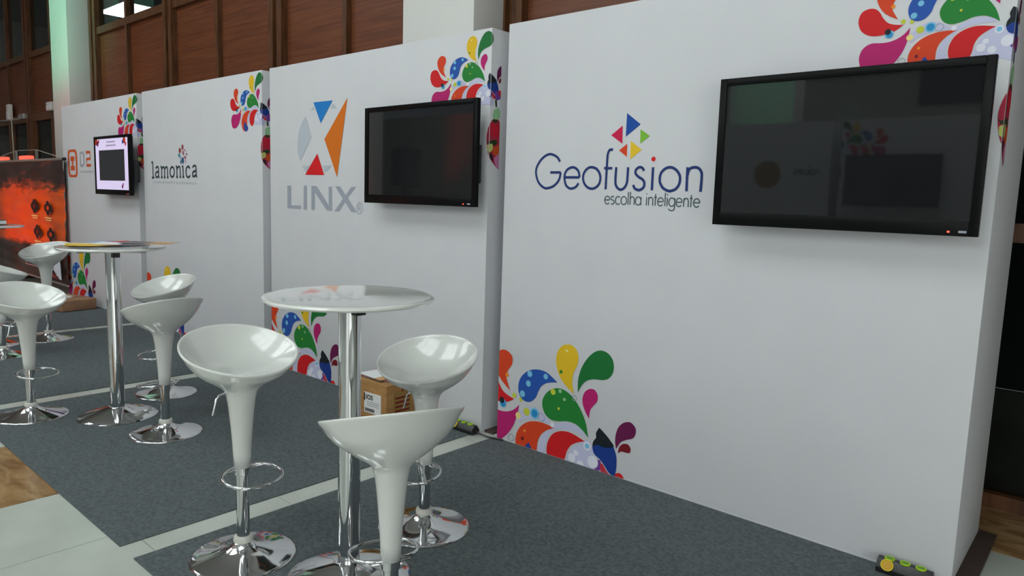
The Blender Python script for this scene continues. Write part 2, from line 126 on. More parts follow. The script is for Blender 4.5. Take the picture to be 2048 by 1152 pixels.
# ------------------------------------------------------------------ geometry helpers
def link(name, me, parent=None, mats=(), loc=None):
    o = bpy.data.objects.new(name, me); C.objects.link(o)
    if mats and not me.materials:
        for m in mats: me.materials.append(m)
    if parent: o.parent = parent
    if loc is not None: o.location = loc
    return o
def empty(name, loc=(0, 0, 0), rz=0.0):
    o = bpy.data.objects.new(name, None); C.objects.link(o); o.location = loc; o.rotation_euler = (0, 0, rz); o.empty_display_size = 0.1; return o
def tag(o, label, cat, group=None):
    o['label'] = label; o['category'] = cat
    if group: o['group'] = group
    return o
def mesh(name, V, F, mi=None, smooth=False):
    me = bpy.data.meshes.new(name); me.from_pydata([tuple(v) for v in V], [], F); me.update()
    if mi: me.polygons.foreach_set('material_index', mi)
    if smooth: me.polygons.foreach_set('use_smooth', [True] * len(me.polygons))
    return me
class MB:
    def __init__(s): s.V = []; s.F = []; s.I = []
    def add(s, V, F, i=0):
        n = len(s.V); s.V += [tuple(v) for v in V]; s.F += [tuple(n + k for k in f) for f in F]; s.I += [i] * len(F); return s
    def box(s, a, b, i=0):
        x0, y0, z0 = a; x1, y1, z1 = b
        V = [(x0, y0, z0), (x1, y0, z0), (x1, y1, z0), (x0, y1, z0), (x0, y0, z1), (x1, y0, z1), (x1, y1, z1), (x0, y1, z1)]
        return s.add(V, [(0, 3, 2, 1), (4, 5, 6, 7), (0, 1, 5, 4), (1, 2, 6, 5), (2, 3, 7, 6), (3, 0, 4, 7)], i)
    def lathe(s, prof, n=32, c=(0, 0, 0), i=0):
        V = []; F = []
        for r, z in prof:
            for k in range(n):
                a = 2 * math.pi * k / n; V.append((c[0] + r * math.cos(a), c[1] + r * math.sin(a), c[2] + z))
        for j in range(len(prof) - 1):
            for k in range(n):
                k2 = (k + 1) % n; F.append((j * n + k, j * n + k2, (j + 1) * n + k2, (j + 1) * n + k))
        F.append(tuple(range(n))[::-1]); F.append(tuple((len(prof) - 1) * n + k for k in range(n)))
        return s.add(V, F, i)
    def tube(s, pts, r, n=8, closed=False, i=0):
        P = [Vector(p) for p in pts]; m = len(P); V = []; F = []
        up = None
        for j in range(m):
            a = P[j - 1] if (j > 0 or closed) else P[j]; b = P[(j + 1) % m] if (j < m - 1 or closed) else P[j]
            t = (b - a).normalized()
            if up is None: up = Vector((0, 0, 1)) if abs(t.z) < 0.9 else Vector((1, 0, 0))
            e1 = t.cross(up)
            if e1.length < 1e-4: e1 = t.cross(Vector((0.3, 1, 0.1)))
            e1.normalize(); e2 = t.cross(e1).normalized()
            if not (abs(t.z) < 0.9 and up.z == 1): up = e1.cross(t).normalized()
            for k in range(n):
                w = 2 * math.pi * k / n; V.append(P[j] + e1 * (r * math.cos(w)) + e2 * (r * math.sin(w)))
        for j in range(m if closed else m - 1):
            j2 = (j + 1) % m
            for k in range(n): F.append((j * n + k, j * n + (k + 1) % n, j2 * n + (k + 1) % n, j2 * n + k))
        if not closed: F.append(tuple(range(n))[::-1]); F.append(tuple((m - 1) * n + k for k in range(n)))
        return s.add(V, F, i)
    def build(s, name, mats, parent=None, smooth=False, loc=None, bevel=0.0, seg=2, auto=None):
        mats = mats if isinstance(mats, (list, tuple)) else [mats]
        me = mesh(name, s.V, s.F, s.I)
        for m in mats: me.materials.append(m)
        bm = bmesh.new(); bm.from_mesh(me); bmesh.ops.recalc_face_normals(bm, faces=bm.faces)
        if bevel: bmesh.ops.bevel(bm, geom=list(bm.edges), offset=bevel, segments=seg, profile=0.6, affect='EDGES', clamp_overlap=True)
        bm.to_mesh(me); bm.free()
        if smooth or auto:
            me.polygons.foreach_set('use_smooth', [True] * len(me.polygons))
            if auto: me.set_sharp_from_angle(angle=math.radians(auto))
        return link(name, me, parent, loc=loc)
def box(name, a, b, mat, parent=None, bevel=0.0, seg=2): return MB().box(a, b).build(name, mat, parent, bevel=bevel, seg=seg, auto=35 if bevel else None)

# ---- flat print: 2D shapes on a surface, thin ink film
def smooth_drop(pts, sub=5):
    P = [Vector(p) for p in pts]; n = len(P); Q = []
    E = [P[0]] + P + [P[0], P[0]]
    # open curve tip -> ... -> tip
    K = P + [P[0]]; m = len(K)
    for j in range(m - 1):
        p0 = K[j - 1] if j > 0 else K[j]; p1 = K[j]; p2 = K[j + 1]; p3 = K[j + 2] if j + 2 < m else K[j + 1]
        for k in range(sub):
            t = k / sub
            Q.append(0.5 * ((2 * p1) + (p2 - p0) * t + (2 * p0 - 5 * p1 + 4 * p2 - p3) * t * t + (3 * p1 - p0 - 3 * p2 + p3) * t ** 3))
    return [(q.x, q.y) for q in Q]
def catmull(pts, sub=6):
    P = [Vector(p) for p in pts]; m = len(P); Q = []
    if m == 2: return pts
    cl = (P[0] - P[-1]).length < 1e-6
    for j in range(m - 1):
        p0 = P[j - 1] if j > 0 else (P[-2] if cl else P[j]); p1 = P[j]; p2 = P[j + 1]; p3 = P[j + 2] if j + 2 < m else (P[1] if cl else P[j + 1])
        for k in range(sub):
            t = k / sub
            Q.append(0.5 * ((2 * p1) + (p2 - p0) * t + (2 * p0 - 5 * p1 + 4 * p2 - p3) * t * t + (3 * p1 - p0 - 3 * p2 + p3) * t ** 3))
    Q.append(P[-1]); return [(q.x, q.y) for q in Q]
def clip(poly, axis, val, keep_less):
    out = []
    for i in range(len(poly)):
        a, b = poly[i - 1], poly[i]
        ia = (a[axis] <= val) == keep_less; ib = (b[axis] <= val) == keep_less
        if ia != ib:
            t = (val - a[axis]) / (b[axis] - a[axis]); out.append((a[0] + t * (b[0] - a[0]), a[1] + t * (b[1] - a[1])))
        if ib: out.append(b)
    return out
class Print:
    """Ink shapes gathered per part; mapper turns (x, z, height) into a 3D point."""
    def __init__(s): s.V = []; s.F = []; s.I = []; s.names = []; s.n = 0
    def mi(s, c):
        if c not in s.names: s.names.append(c)
        return s.names.index(c)
    def poly(s, pts, col, mapper, lay=1):
        if len(pts) < 3: return
        ar = sum(pts[i - 1][0] * pts[i][1] - pts[i][0] * pts[i - 1][1] for i in range(len(pts))) / 2
        if abs(ar) < 1e-6: return
        s.n += 1; n = len(s.V); h = 0.0006 * lay + 0.0003 + 0.000006 * (s.n % 90)
        s.V += [mapper(x, z, h) for x, z in pts]; s.F.append(tuple(range(n, n + len(pts)))); s.I.append(s.mi(col))
    def stroke(s, pts, wd, col, mapper, lay=1, closed=False, cap=True):
        P = [Vector(p) for p in pts]; m = len(P); L = []; R = []
        if closed and (P[0] - P[-1]).length < 1e-6: P = P[:-1]; m -= 1
        for j in range(m):
            a = P[j - 1] if (j > 0 or closed) else P[j]; b = P[(j + 1) % m] if (j < m - 1 or closed) else P[j]
            t = (b - a).normalized(); nn = Vector((-t.y, t.x)) * wd / 2
            L.append(P[j] + nn); R.append(P[j] - nn)
        s.n += 1; h = 0.0006 * lay + 0.0003 + 0.000006 * (s.n % 90)
        n = len(s.V); s.V += [mapper(p.x, p.y, h) for p in L] + [mapper(p.x, p.y, h) for p in R]
        for j in range(m if closed else m - 1):
            j2 = (j + 1) % m; s.F.append((n + j, n + j2, n + m + j2, n + m + j)); s.I.append(s.mi(col))
    def circle(s, x, z, r, col, mapper, lay=1, ry=None, n=20):
        s.poly([(x + r * math.cos(2 * math.pi * k / n), z + (ry or r) * math.sin(2 * math.pi * k / n)) for k in range(n)], col, mapper, lay)
    def build(s, name, parent, thick=0.0):
        me = mesh(name, s.V, s.F, s.I)
        for c in s.names: me.materials.append(ink(c))
        bm = bmesh.new(); bm.from_mesh(me); big = [f for f in bm.faces if len(f.verts) > 4]
        bmesh.ops.triangulate(bm, faces=big); bm.to_mesh(me); bm.free()
        return link(name, me, parent)
def text_mesh(name, body, p0, width, height, mat, parent, mapper3, lay=1, bold=0.0):
    """text in the built-in font, laid on the surface: p0 = baseline start, mapper3(x,z,h) to 3D"""
    cu = bpy.data.curves.new(name, 'FONT'); cu.body = body; cu.resolution_u = 3; cu.offset = bold
    o = bpy.data.objects.new(name, cu); C.objects.link(o); bpy.context.view_layer.update()
    me = bpy.data.meshes.new_from_object(o.evaluated_get(bpy.context.evaluated_depsgraph_get()))
    bpy.data.objects.remove(o, do_unlink=True)
    xs = [v.co.x for v in me.vertices]; ys = [v.co.y for v in me.vertices]
    x0, x1, y0, y1 = min(xs), max(xs), min(ys), max(ys)
    for v in me.vertices:
        v.co = Vector(mapper3(p0[0] + (v.co.x - x0) / (x1 - x0) * width, p0[1] + (v.co.y - y0) / (y1 - y0) * height, 0.0005 * lay + 0.0003))
    me.materials.clear(); me.materials.append(mat); me.name = name
    return link(name, me, parent)

# simple stroke alphabet, x-height 1 (for the thin sans lettering)
def arc(cx, cy, rx, ry, a0, a1, n=12): return [(cx + rx * math.cos(math.radians(a0 + (a1 - a0) * k / n)), cy + ry * math.sin(math.radians(a0 + (a1 - a0) * k / n))) for k in range(n + 1)]
GL = {
 'e': (0.95, [[(0.06, 0.52), (0.84, 0.52)] , arc(0.45, 0.5, 0.40, 0.5, 3, 320)]),
 's': (0.70, [arc(0.32, 0.75, 0.24, 0.25, 40, 230, 8) + arc(0.32, 0.26, 0.26, 0.26, 70, -140, 8)]),
 'c': (0.85, [arc(0.45, 0.5, 0.40, 0.5, 45, 315)]),
 'o': (1.0, [arc(0.47, 0.5, 0.42, 0.5, 0, 360, 18)]),
 'l': (0.30, [[(0.12, 0), (0.12, 1.6)]]),
 'h': (0.85, [[(0.12, 0), (0.12, 1.6)], [(0.12, 0.6)] + arc(0.42, 0.65, 0.30, 0.35, 170, 0, 8) + [(0.72, 0)]]),
 'a': (0.98, [arc(0.45, 0.5, 0.40, 0.5, 0, 360, 18), [(0.85, 1.0), (0.85, 0)]]),
 'i': (0.30, [[(0.12, 0), (0.12, 1.0)], [(0.12, 1.32), (0.12, 1.45)]]),
 'n': (0.85, [[(0.12, 0), (0.12, 1.0)], [(0.12, 0.6)] + arc(0.42, 0.65, 0.30, 0.35, 170, 0, 8) + [(0.72, 0)]]),
 't': (0.50, [[(0.22, 0), (0.22, 1.4)], [(0.02, 1.0), (0.42, 1.0)]]),
 'g': (0.98, [arc(0.45, 0.5, 0.40, 0.5, 0, 360, 18), [(0.85, 1.0), (0.85, -0.2)] + arc(0.45, -0.2, 0.40, 0.32, 0, -165, 8)]),
 'r': (0.55, [[(0.12, 0), (0.12, 1.0)], [(0.12, 0.6)] + arc(0.42, 0.65, 0.30, 0.35, 170, 70, 6)]),
 'z': (0.75, [[(0.08, 1.0), (0.62, 1.0), (0.06, 0.0), (0.64, 0.0)]]),
 ' ': (0.55, []), }
def stroke_text(pr, body, p0, p1, xh, wd, col, mapper, lay=1):
    tot = sum(GL[c][0] for c in body); sc = (p1[0] - p0[0]) / tot; x = p0[0]
    for c in body:
        adv, st = GL[c]
        for s_ in st:
            f = (x - p0[0]) / (p1[0] - p0[0]); zb = p0[1] + f * (p1[1] - p0[1])
            pr.stroke([(x + px * sc, zb + pz * xh) for px, pz in s_], wd, col, mapper, lay)
        x += adv * sc

# ------------------------------------------------------------------ the setting: floor
XT = [-4.75, -4.15, -3.55, -2.95, -2.35, -1.755, -0.88, -0.28, 0.32, 0.92, 1.52, 2.12, 2.72, 3.32, 3.92]
YT = [-3.79, -3.18, -2.575, -1.97, -1.362, -0.755, -0.13, 0.478, 1.02]
floor = MB().box((-18, -9, -0.12), (7.5, 4.0, -0.004)).build('floor', GROUT); floor['kind'] = 'structure'
far = pmat('far_tile', rgb(206, 210, 204), 0.2)
bt = far.node_tree.nodes.new('ShaderNodeTexBrick'); bt.offset = 0.0; bt.inputs['Color1'].default_value = (*rgb(192, 197, 188), 1); bt.inputs['Color2'].default_value = (*rgb(186, 192, 183), 1); bt.inputs['Mortar'].default_value = (*rgb(120, 116, 108), 1)
bt.inputs['Scale'].default_value = 1.0; bt.inputs['Mortar Size'].default_value = 0.003; bt.inputs['Brick Width'].default_value = 0.6; bt.inputs['Row Height'].default_value = 0.6
tc_ = far.node_tree.nodes.new('ShaderNodeTexCoord'); far.node_tree.links.new(tc_.outputs['Object'], bt.inputs[0]); far.node_tree.links.new(bt.outputs[0], far.node_tree.nodes['Principled BSDF'].inputs['Base Color'])
ff = MB()
for a, b in (((-18, -9, -0.01), (XT[0], 1.02, 0)), ((XT[-1], -9, -0.01), (7.5, 1.02, 0)), ((XT[0], -9, -0.01), (XT[-1], YT[0], 0))): ff.box(a, b)
ff.build('far_tiling', far, floor)
tcache = {}
for i in range(len(XT) - 1):
    for j in range(len(YT) - 1):
        w_, d_ = XT[i + 1] - XT[i], YT[j + 1] - YT[j]
        brown = (i == 5 and YT[j] < -1.9) or j == len(YT) - 2
        k = (round(w_, 3), round(d_, 3), brown)
        if k not in tcache:
            g = 0.0016; m_ = MB().box((g, g, -0.01), (w_ - g, d_ - g, 0)); me = mesh('tile', m_.V, m_.F, m_.I); me.materials.append(BTILE if brown else WTILE); tcache[k] = me
        link('tile', tcache[k], floor, loc=(XT[i], YT[j], 0))

# grey carpets, one before each stand
CARP = [(-0.02, 2.37, 'first'), (-2.522, -0.154, ''), (-5.02, -2.655, ''), (-7.52, -5.155, ''), (-10.0, -7.655, '')]
CL = ['grey carpet laid before the stand lettered Geofusion, nearest the camera', 'grey carpet laid before the stand lettered LINX', 'grey carpet laid before the stand lettered lamonica', 'grey carpet laid before the stand with the lit screen', 'grey carpet in front of the orange hanging banner']
for (a, b, _), l in zip(CARP, CL):
    tag(box('carpet', (a, -2.055, 0), (b, -0.002, 0.005), CARPET, bevel=0.0015, seg=1), l, 'carpet', 'grey carpets before the stands')

# ------------------------------------------------------------------ the setting: rear wood and glass wall
YW = 1.02
wall = MB().box((-18, YW + 0.10, 2.60), (7.5, YW + 0.18, 3.68)).box((-18, YW + 0.10, 5.25), (7.5, YW + 0.18, 6.5)).build('wall_back', HALLW); wall['kind'] = 'structure'
POSTX = [-16.3, -15.05, -13.79, -12.53, -11.27, -10.46, -9.27, -8.05, -6.70, -5.44, -4.15, -2.97, -1.90, -0.90, 0.35, 1.45, 2.62, 3.9, 5.1]
DOUBLE = {-12.53, -6.70, -4.15, -9.27, -0.90}
for x in POSTX:
    p = MB()
    if x in DOUBLE:
        p.box((x - 0.125, YW - 0.03, 0), (x - 0.035, YW + 0.1, 5.3)); p.box((x - 0.035, YW + 0.02, 0), (x + 0.035, YW + 0.1, 5.3)); p.box((x + 0.035, YW - 0.03, 0), (x + 0.125, YW + 0.1, 5.3))
    else: p.box((x - 0.035, YW - 0.01, 0), (x + 0.035, YW + 0.1, 5.3))
    p.build('post', WOODF, wall)
pan_c = {}
for a, b in zip(POSTX[:-1], POSTX[1:]):
    wa = 0.125 if a in DOUBLE else 0.035; wb = 0.125 if b in DOUBLE else 0.035
    x0, x1 = a + wa, b - wb
    box('rail', (x0, YW - 0.01, 0), (x1, YW + 0.08, 0.072), WOODF, wall)
    box('rail', (x0, YW - 0.01, 1.30), (x1, YW + 0.08, 1.39), WOODF, wall)
    box('rail', (x0, YW - 0.01, 2.56), (x1, YW + 0.08, 2.69), WOODF, wall)
    box('rail', (x0, YW - 0.01, 3.67), (x1, YW + 0.08, 3.77), WOODF, wall)
    box('rail', (x0, YW - 0.01, 5.20), (x1, YW + 0.08, 5.30), WOODF, wall)
    box('wood_panel', (x0, YW + 0.045, 2.69), (x1, YW + 0.075, 3.67), WOOD, wall)
    box('pane', (x0, YW + 0.04, 0.072), (x1, YW + 0.046, 1.30), GLASS, wall)
    box('pane', (x0, YW + 0.04, 1.39), (x1, YW + 0.046, 2.56), GLASS, wall)
    box('pane', (x0, YW + 0.04, 3.77), (x1, YW + 0.046, 5.20), GLASS, wall)
    if x1 < -11.0:   # the doors at the far end have stiles of their own
        for xs in (x0, x1 - 0.09): box('stile', (xs, YW, 0.072), (xs + 0.09, YW + 0.07, 2.56), WOODF, wall)
# rooms behind the glass
inn = MB().box((-18, 4.0, 0), (7.5, 4.1, 2.6)).box((-18, YW + 0.2, 2.6), (7.5, 4.1, 2.68)); inn = inn.build('wall_inner', DARKIN); inn['kind'] = 'structure'
inn2 = MB().box((-18, 4.0, 2.7), (7.5, 4.1, 5.3)).box((-18, YW + 0.2, 5.3), (7.5, 4.1, 5.38)).build('wall_office', BLUEIN); inn2['kind'] = 'structure'
# columns
def column(x0, x1, y0, y1, name, n):
    o = box(name, (x0, y0, 0), (x1, y1, 6.5), COLW, bevel=0.008, seg=2); o['kind'] = 'structure'; return o
column(-1.735, -0.955, 0.68, 1.0, 'column_1', 1)
column(-10.15, -9.40, 0.70, 1.0, 'column_2', 2)
column(6.3, 7.1, 0.68, 1.0, 'column_3', 3)

# ------------------------------------------------------------------ the rest of the hall
wl = MB().box((-18.2, -9, 0), (-18, 4.1, 6.5)).build('wall_left', HALLW); wl['kind'] = 'structure'
wr = MB().box((7.5, -9, 0), (7.7, 4.1, 6.5)).build('wall_right', HALLW); wr['kind'] = 'structure'
wf = MB().box((-18, -9.2, 0), (7.5, -9, 3.4)).box((-18, -9.2, 5.6), (7.5, -9, 6.5)).build('wall_front', HALLW); wf['kind'] = 'structure'
cl = MB().box((-18, -9, 6.5), (7.5, 4.1, 6.6)).build('ceiling', CEILM); cl['kind'] = 'structure'
def glazing(name, x0, x1, a0, a1, nx, ny, mat, flat=True):
    root = empty(name, ((x0 + x1) / 2, (a0 + a1) / 2 if flat else -8.95, 6.49 if flat else 3.4)); root['kind'] = 'structure'
    ox, oy, oz = root.location
    fr = MB()
    for i in range(nx):
        for j in range(ny):
            u0 = x0 + (x1 - x0) * i / nx + 0.06; u1 = x0 + (x1 - x0) * (i + 1) / nx - 0.06; v0 = a0 + (a1 - a0) * j / ny + 0.06; v1 = a0 + (a1 - a0) * (j + 1) / ny - 0.06
            if flat: box('pane', (u0 - ox, v0 - oy, -0.05), (u1 - ox, v1 - oy, -0.03), mat, root)
            else: box('pane', (u0 - ox, -0.03, v0 - oz), (u1 - ox, -0.01, v1 - oz), mat, root)
    for i in range(nx + 1):
        u = x0 + (x1 - x0) * i / nx
        if flat: fr.box((u - 0.06 - ox, a0 - oy, -0.10), (u + 0.06 - ox, a1 - oy, 0.0))
        else: fr.box((u - 0.06 - ox, -0.05, a0 - oz), (u + 0.06 - ox, 0.06, a1 - oz))
    for j in range(ny + 1):
        v = a0 + (a1 - a0) * j / ny
        if flat: fr.box((x0 - ox, v - 0.06 - oy, -0.10), (x1 - ox, v + 0.06 - oy, 0.0))
        else: fr.box((x0 - ox, -0.05, v - 0.06 - oz), (x1 - ox, 0.06, v + 0.06 - oz))
    fr.build('frame', WOODF, root)
glazing('window_1', -9.5, -6.5, -5.6, -2.6, 3, 2, DAY)
glazing('window_2', -5.0, -2.0, -5.6, -2.6, 3, 2, DAY)
glazing('window_3', -0.5, 2.5, -5.6, -2.6, 3, 2, DAY)
gl = empty('fill_glazing_front', (5.0, -8.95, 0.2)); gl['kind'] = 'structure'  # invented glazing behind the camera, added as low frontal fill light
for i in range(4):
    for j in range(2): box('pane', (-2.2 + i * 1.1 + 0.05, 0.0, 0.1 + j * 1.5), (-2.2 + i * 1.1 + 1.05, 0.02, 1.5 + j * 1.5), FILLF, gl)
fr_ = MB()
for i in range(5): fr_.box((-2.25 + i * 1.1, -0.03, 0), (-2.15 + i * 1.1, 0.05, 3.1))
for j in range(3): fr_.box((-2.25, -0.03, j * 1.5), (2.25, 0.05, 0.1 + j * 1.5))
fr_.build('frame', WOODF, gl)
gr = empty('fill_glazing_side', (7.46, -5.5, 0.2)); gr['kind'] = 'structure'  # invented glazing on the right wall, added to brighten right-facing sides
for i in range(4): box('pane', (-0.02, -2.0 + i * 1.0 + 0.05, 0.1), (0.0, -2.0 + i * 1.0 + 0.95, 2.9), FILLR, gr)
fr_ = MB()
for i in range(5): fr_.box((-0.05, -2.05 + i * 1.0, 0), (0.03, -1.95 + i * 1.0, 3.0))
for j in range(2): fr_.box((-0.05, -2.05, j * 2.9), (0.03, 2.05, 0.1 + j * 2.9))
fr_.build('frame', WOODF, gr)
glazing('window_5', -7.8, 4.2, 3.4, 5.6, 9, 2, DAYF, flat=False)

# ------------------------------------------------------------------ printed motif on a stand
TRS, TRA = 0.572, math.radians(5.6)
def tr_map(p, w):
    dx, dz = p[0] - 0.638, p[1] - 0.142
    return (w - 0.057 + TRS * (dx * math.cos(TRA) - dz * math.sin(TRA)), 2.085 + TRS * (dx * math.sin(TRA) + dz * math.cos(TRA)))
def motif(root, w, H_, front, side, which):
    pr = Print()
    shapes = [(c, l, smooth_drop(p)) for c, l, p in MOTIF]
    for c, l, x, z, r in MDOTS: shapes.append((c, l, [(x + r * math.cos(k * math.pi / 8), z + r * math.sin(k * math.pi / 8)) for k in range(16)]))
    for x, z, r in MRINGS:
        pts = [(x + r * math.cos(k * math.pi / 8), z + r * math.sin(k * math.pi / 8)) for k in range(17)]; inn_ = [(x + (r - 0.004) * math.cos(k * math.pi / 8), z + (r - 0.004) * math.sin(k * math.pi / 8)) for k in range(16, -1, -1)]
        shapes.append(('dgrey', 3, pts + inn_))
    for c, l, pts in shapes:
        if which == 'low':
            q = clip(clip(clip(pts, 0, 0.003, False), 1, 0.006, False), 0, w, True); pr.poly(q, c, front, l)
        else:
            t = [tr_map(p, w) for p in pts]; t = clip(t, 1, H_ - 0.003, True)
            pr.poly(clip(t, 0, w - 0.001, True), c, front, l)
            s_ = clip(clip(t, 0, w + 0.001, False), 0, w + 0.085, True)
            if side: pr.poly(s_, c, side, l)
    if which == 'high':
        for c, l, pts in FLOWER:
            t = smooth_drop([(w + u, z) for u, z in pts], 3)
            pr.poly(clip(t, 0, w - 0.001, True), c, front, l)
            if side: pr.poly(clip(clip(t, 0, w + 0.001, False), 0, w + 0.085, True), c, side, l)
    o = pr.build('printed_splash', root); o['label'] = 'colourful printed splash of paint drops'; return o

def stand(x0, w, D, label, rz=0.0, loc=None, low=True):
    root = empty('display_stand', loc or (x0, 0, 0), rz); tag(root, label, 'display stand', 'white exhibition display stands')
    pl = box('plinth', (0.02, 0.03, 0), (w + 0.068, D + 0.02, 0.012), BROWN, root)
    b = box('body', (0, 0, 0.012), (w, D, H), BW, root, bevel=0.004, seg=2)
    sk = box('skirt', (0.0, 0.0, 0.0), (w, 0.03, 0.0125), BW, root)
    front = lambda x, z, h: (x, -h, z)
    side = lambda x, z, h: (w + h, x - w, z)
    motif(root, w, H, front, side, 'high')
    if low: motif(root, w, H, front, None, 'low')
    return root, front
# positions of the four stands
s1, F1 = stand(0.0, 2.364, 0.63, 'white display stand lettered Geofusion with a big dark screen')
s2, F2 = stand(-2.545, 2.415, 0.63, 'white display stand with the LINX logo and a dark screen')
s3, F3 = stand(-5.02, 2.355, 0.63, 'white display stand lettered lamonica without any screen')
s4, F4 = stand(-7.46, 2.30, 0.63, 'white display stand with an orange D2 logo beside a lit screen')

# Geofusion lettering
pr = Print()
for st in GEO: pr.stroke(catmull(st), 0.0135, 'geotext', F1, 2)
for c, t in GEOTRI: pr.poly(t, c, F1, 2)
pr.circle(GEODOT[0][0], GEODOT[0][1] , 0.0115, 'scarlet', F1, 2)
t0, t1, t2 = GEOTAG
stroke_text(pr, 'escolha inteligente', t0, t1, 0.040, 0.0055, 'tagink', F1, 2)
o = pr.build('printed_logo', s1); o['label'] = 'blue thin lettering Geofusion with coloured triangles'
# LINX logo
off2 = -2.53 + 2.545; F2b = lambda x, z, h: (x + off2, -h, z)
pr = Print()
for c, t in LINXP: pr.poly(t, c, F2b, 3 if c in ('azure', 'amber', 'scarlet') else 2)
(cx, cz), (rx, _) = LINXR; rr = rx - cx
pr.stroke(arc(cx, cz, rr, rr * 1.15, 0, 360, 20), 0.006, 'steel', F2b, 2)
pr.stroke([(cx - rr * 0.35, cz - rr * 0.6), (cx - rr * 0.35, cz + rr * 0.6), (cx + rr * 0.2, cz + rr * 0.6), (cx + rr * 0.35, cz + rr * 0.3), (cx + rr * 0.2, cz), (cx - rr * 0.3, cz)], 0.006, 'steel', F2b, 2)
pr.stroke([(cx, cz), (cx + rr * 0.4, cz - rr * 0.6)], 0.006, 'steel', F2b, 2)
o = pr.build('printed_logo', s2); o['label'] = 'grey LINX lettering under a coloured X emblem'
# lamonica logo
off3 = -5.0 + 5.02; F3b = lambda x, z, h: (x + off3, -h, z)
pr = Print()
for st in LAMO: pr.stroke(catmull(st), 0.021, 'slate', F3b, 2)
for c, p, q in LAMOI: pr.circle(p[0], p[1], abs(q[0] - p[0]), c, F3b, 2, ry=abs(q[1] - p[1]))
o = pr.build('printed_logo', s3); o['label'] = 'dark lamonica lettering with a small coloured hand'
t0, t1, t2 = LAMOT
cw = t1[0] - t0[0]
text_mesh('printed_caption', 'COMUNICAÇÃO', t0, cw * 0.53, 0.030, ink('lightgrey'), s3, F3b, 2)
text_mesh('printed_caption', 'INTEGRADA', (t0[0] + cw * 0.56, t0[1]), cw * 0.44, 0.023, ink('lightgrey'), s3, F3b, 2)
# D2 logo
off4 = -7.5 + 7.46; F4b = lambda x, z, h: (x + off4, -h, z)
pr = Print()
def rrect(x0, z0, x1, z1, r):
    P = []
    for cx, cz, a in ((x1 - r, z1 - r, 0), (x0 + r, z1 - r, 90), (x0 + r, z0 + r, 180), (x1 - r, z0 + r, 270)): P += arc(cx, cz, r, r, a, a + 90, 5)
    return P
a0, b0 = 0.205, 0.535; z0, z1 = 1.532, 1.868
o1 = rrect(a0, z0, b0, z1, 0.07); i1 = rrect(a0 + 0.055, z0 + 0.03, b0 - 0.055, z1 - 0.03, 0.05)
for k in range(len(o1)):
    k2 = (k + 1) % len(o1); pr.poly([o1[k], o1[k2], i1[k2], i1[k]], 'dorange', F4b, 2)
m0 = (a0 + b0) / 2
for q in ([(m0 - 0.07, 1.73), (m0 + 0.07, 1.73), (m0 + 0.07, 1.785), (m0 - 0.07, 1.785)], [(m0 - 0.025, 1.67), (m0 + 0.025, 1.67), (m0 + 0.025, 1.73), (m0 - 0.025, 1.73)], [(m0 - 0.07, 1.615), (m0 + 0.07, 1.615), (m0 + 0.07, 1.67), (m0 - 0.07, 1.67)]): pr.poly(q, 'dorange', F4b, 2)
pr.stroke([(0.645, 1.67), (0.645, 1.825), (0.72, 1.825), (0.765, 1.795), (0.765, 1.70), (0.72, 1.67), (0.645, 1.67)], 0.03, 'dgrey', F4b, 2)
pr.stroke([(0.835, 1.825), (0.97, 1.825), (0.97, 1.75), (0.85, 1.745), (0.85, 1.672), (0.985, 1.672)], 0.034, 'dorange', F4b, 2)
o = pr.build('printed_logo', s4); o['label'] = 'orange and grey D2 logo'
text_mesh('printed_caption', 'ENGENHARIA', (0.63, 1.585), 0.42, 0.028, ink('dgrey'), s4, F4b, 2)

# ------------------------------------------------------------------ screens
def television(loc, w, h, label, depth=0.03, rz=0.0, on=False, hump=0.055, chin=0.055):
    """loc = bottom-left corner of the front face; front faces -Y"""
    root = empty('television', loc, rz); tag(root, label, 'television', 'flat screens on the stands')
    bz = 0.03; pr = MB()
    pr.box((0, 0, 0), (bz, depth, h)); pr.box((w - bz, 0, 0), (w, depth, h)); pr.box((bz, 0, h - bz), (w - bz, depth, h)); pr.box((bz, 0, 0), (w - bz, depth, chin))
    pr.build('bezel', GBLACK, root, bevel=0.003, seg=2, auto=35)
    if on:
        sc = MB().box((bz, 0.008, chin), (w - bz, 0.012, h - bz)).build('screen', SLIDE, root)
    else: sc = box('screen', (bz, 0.008, chin), (w - bz, 0.012, h - bz), SCREEN, root)
    box('back_housing', (0.02, depth - 0.002, 0.02), (w - 0.02, depth + 0.012, h - 0.02), BLACK, root, bevel=0.004)
    box('back_hump', (0.05, depth + 0.01, h * 0.22), (w - 0.012, depth + hump * (1.0 if on else 0.6), h * 0.58), BLACK, root, bevel=0.01)
    gap = -loc[1] if rz == 0 else 0.12
    br = MB(); br.box((w * 0.35, depth + hump - 0.005, h * 0.3), (w * 0.65, gap - 0.0005, h * 0.72)).box((w * 0.3, depth + 0.01, h * 0.25), (w * 0.33, gap - 0.0005, h * 0.8)).box((w * 0.67, depth + 0.01, h * 0.25), (w * 0.70, gap - 0.0005, h * 0.8))
    br.build('wall_bracket', BLACK, root)
    box('indicator', (w * 0.905, -0.001, 0.012), (w * 0.913, 0.001, 0.018), REDLED, root)
    box('badge', (w * 0.94, -0.0008, 0.012), (w * 0.965, 0.001, 0.020), ink('dgrey'), root)
    return root, sc
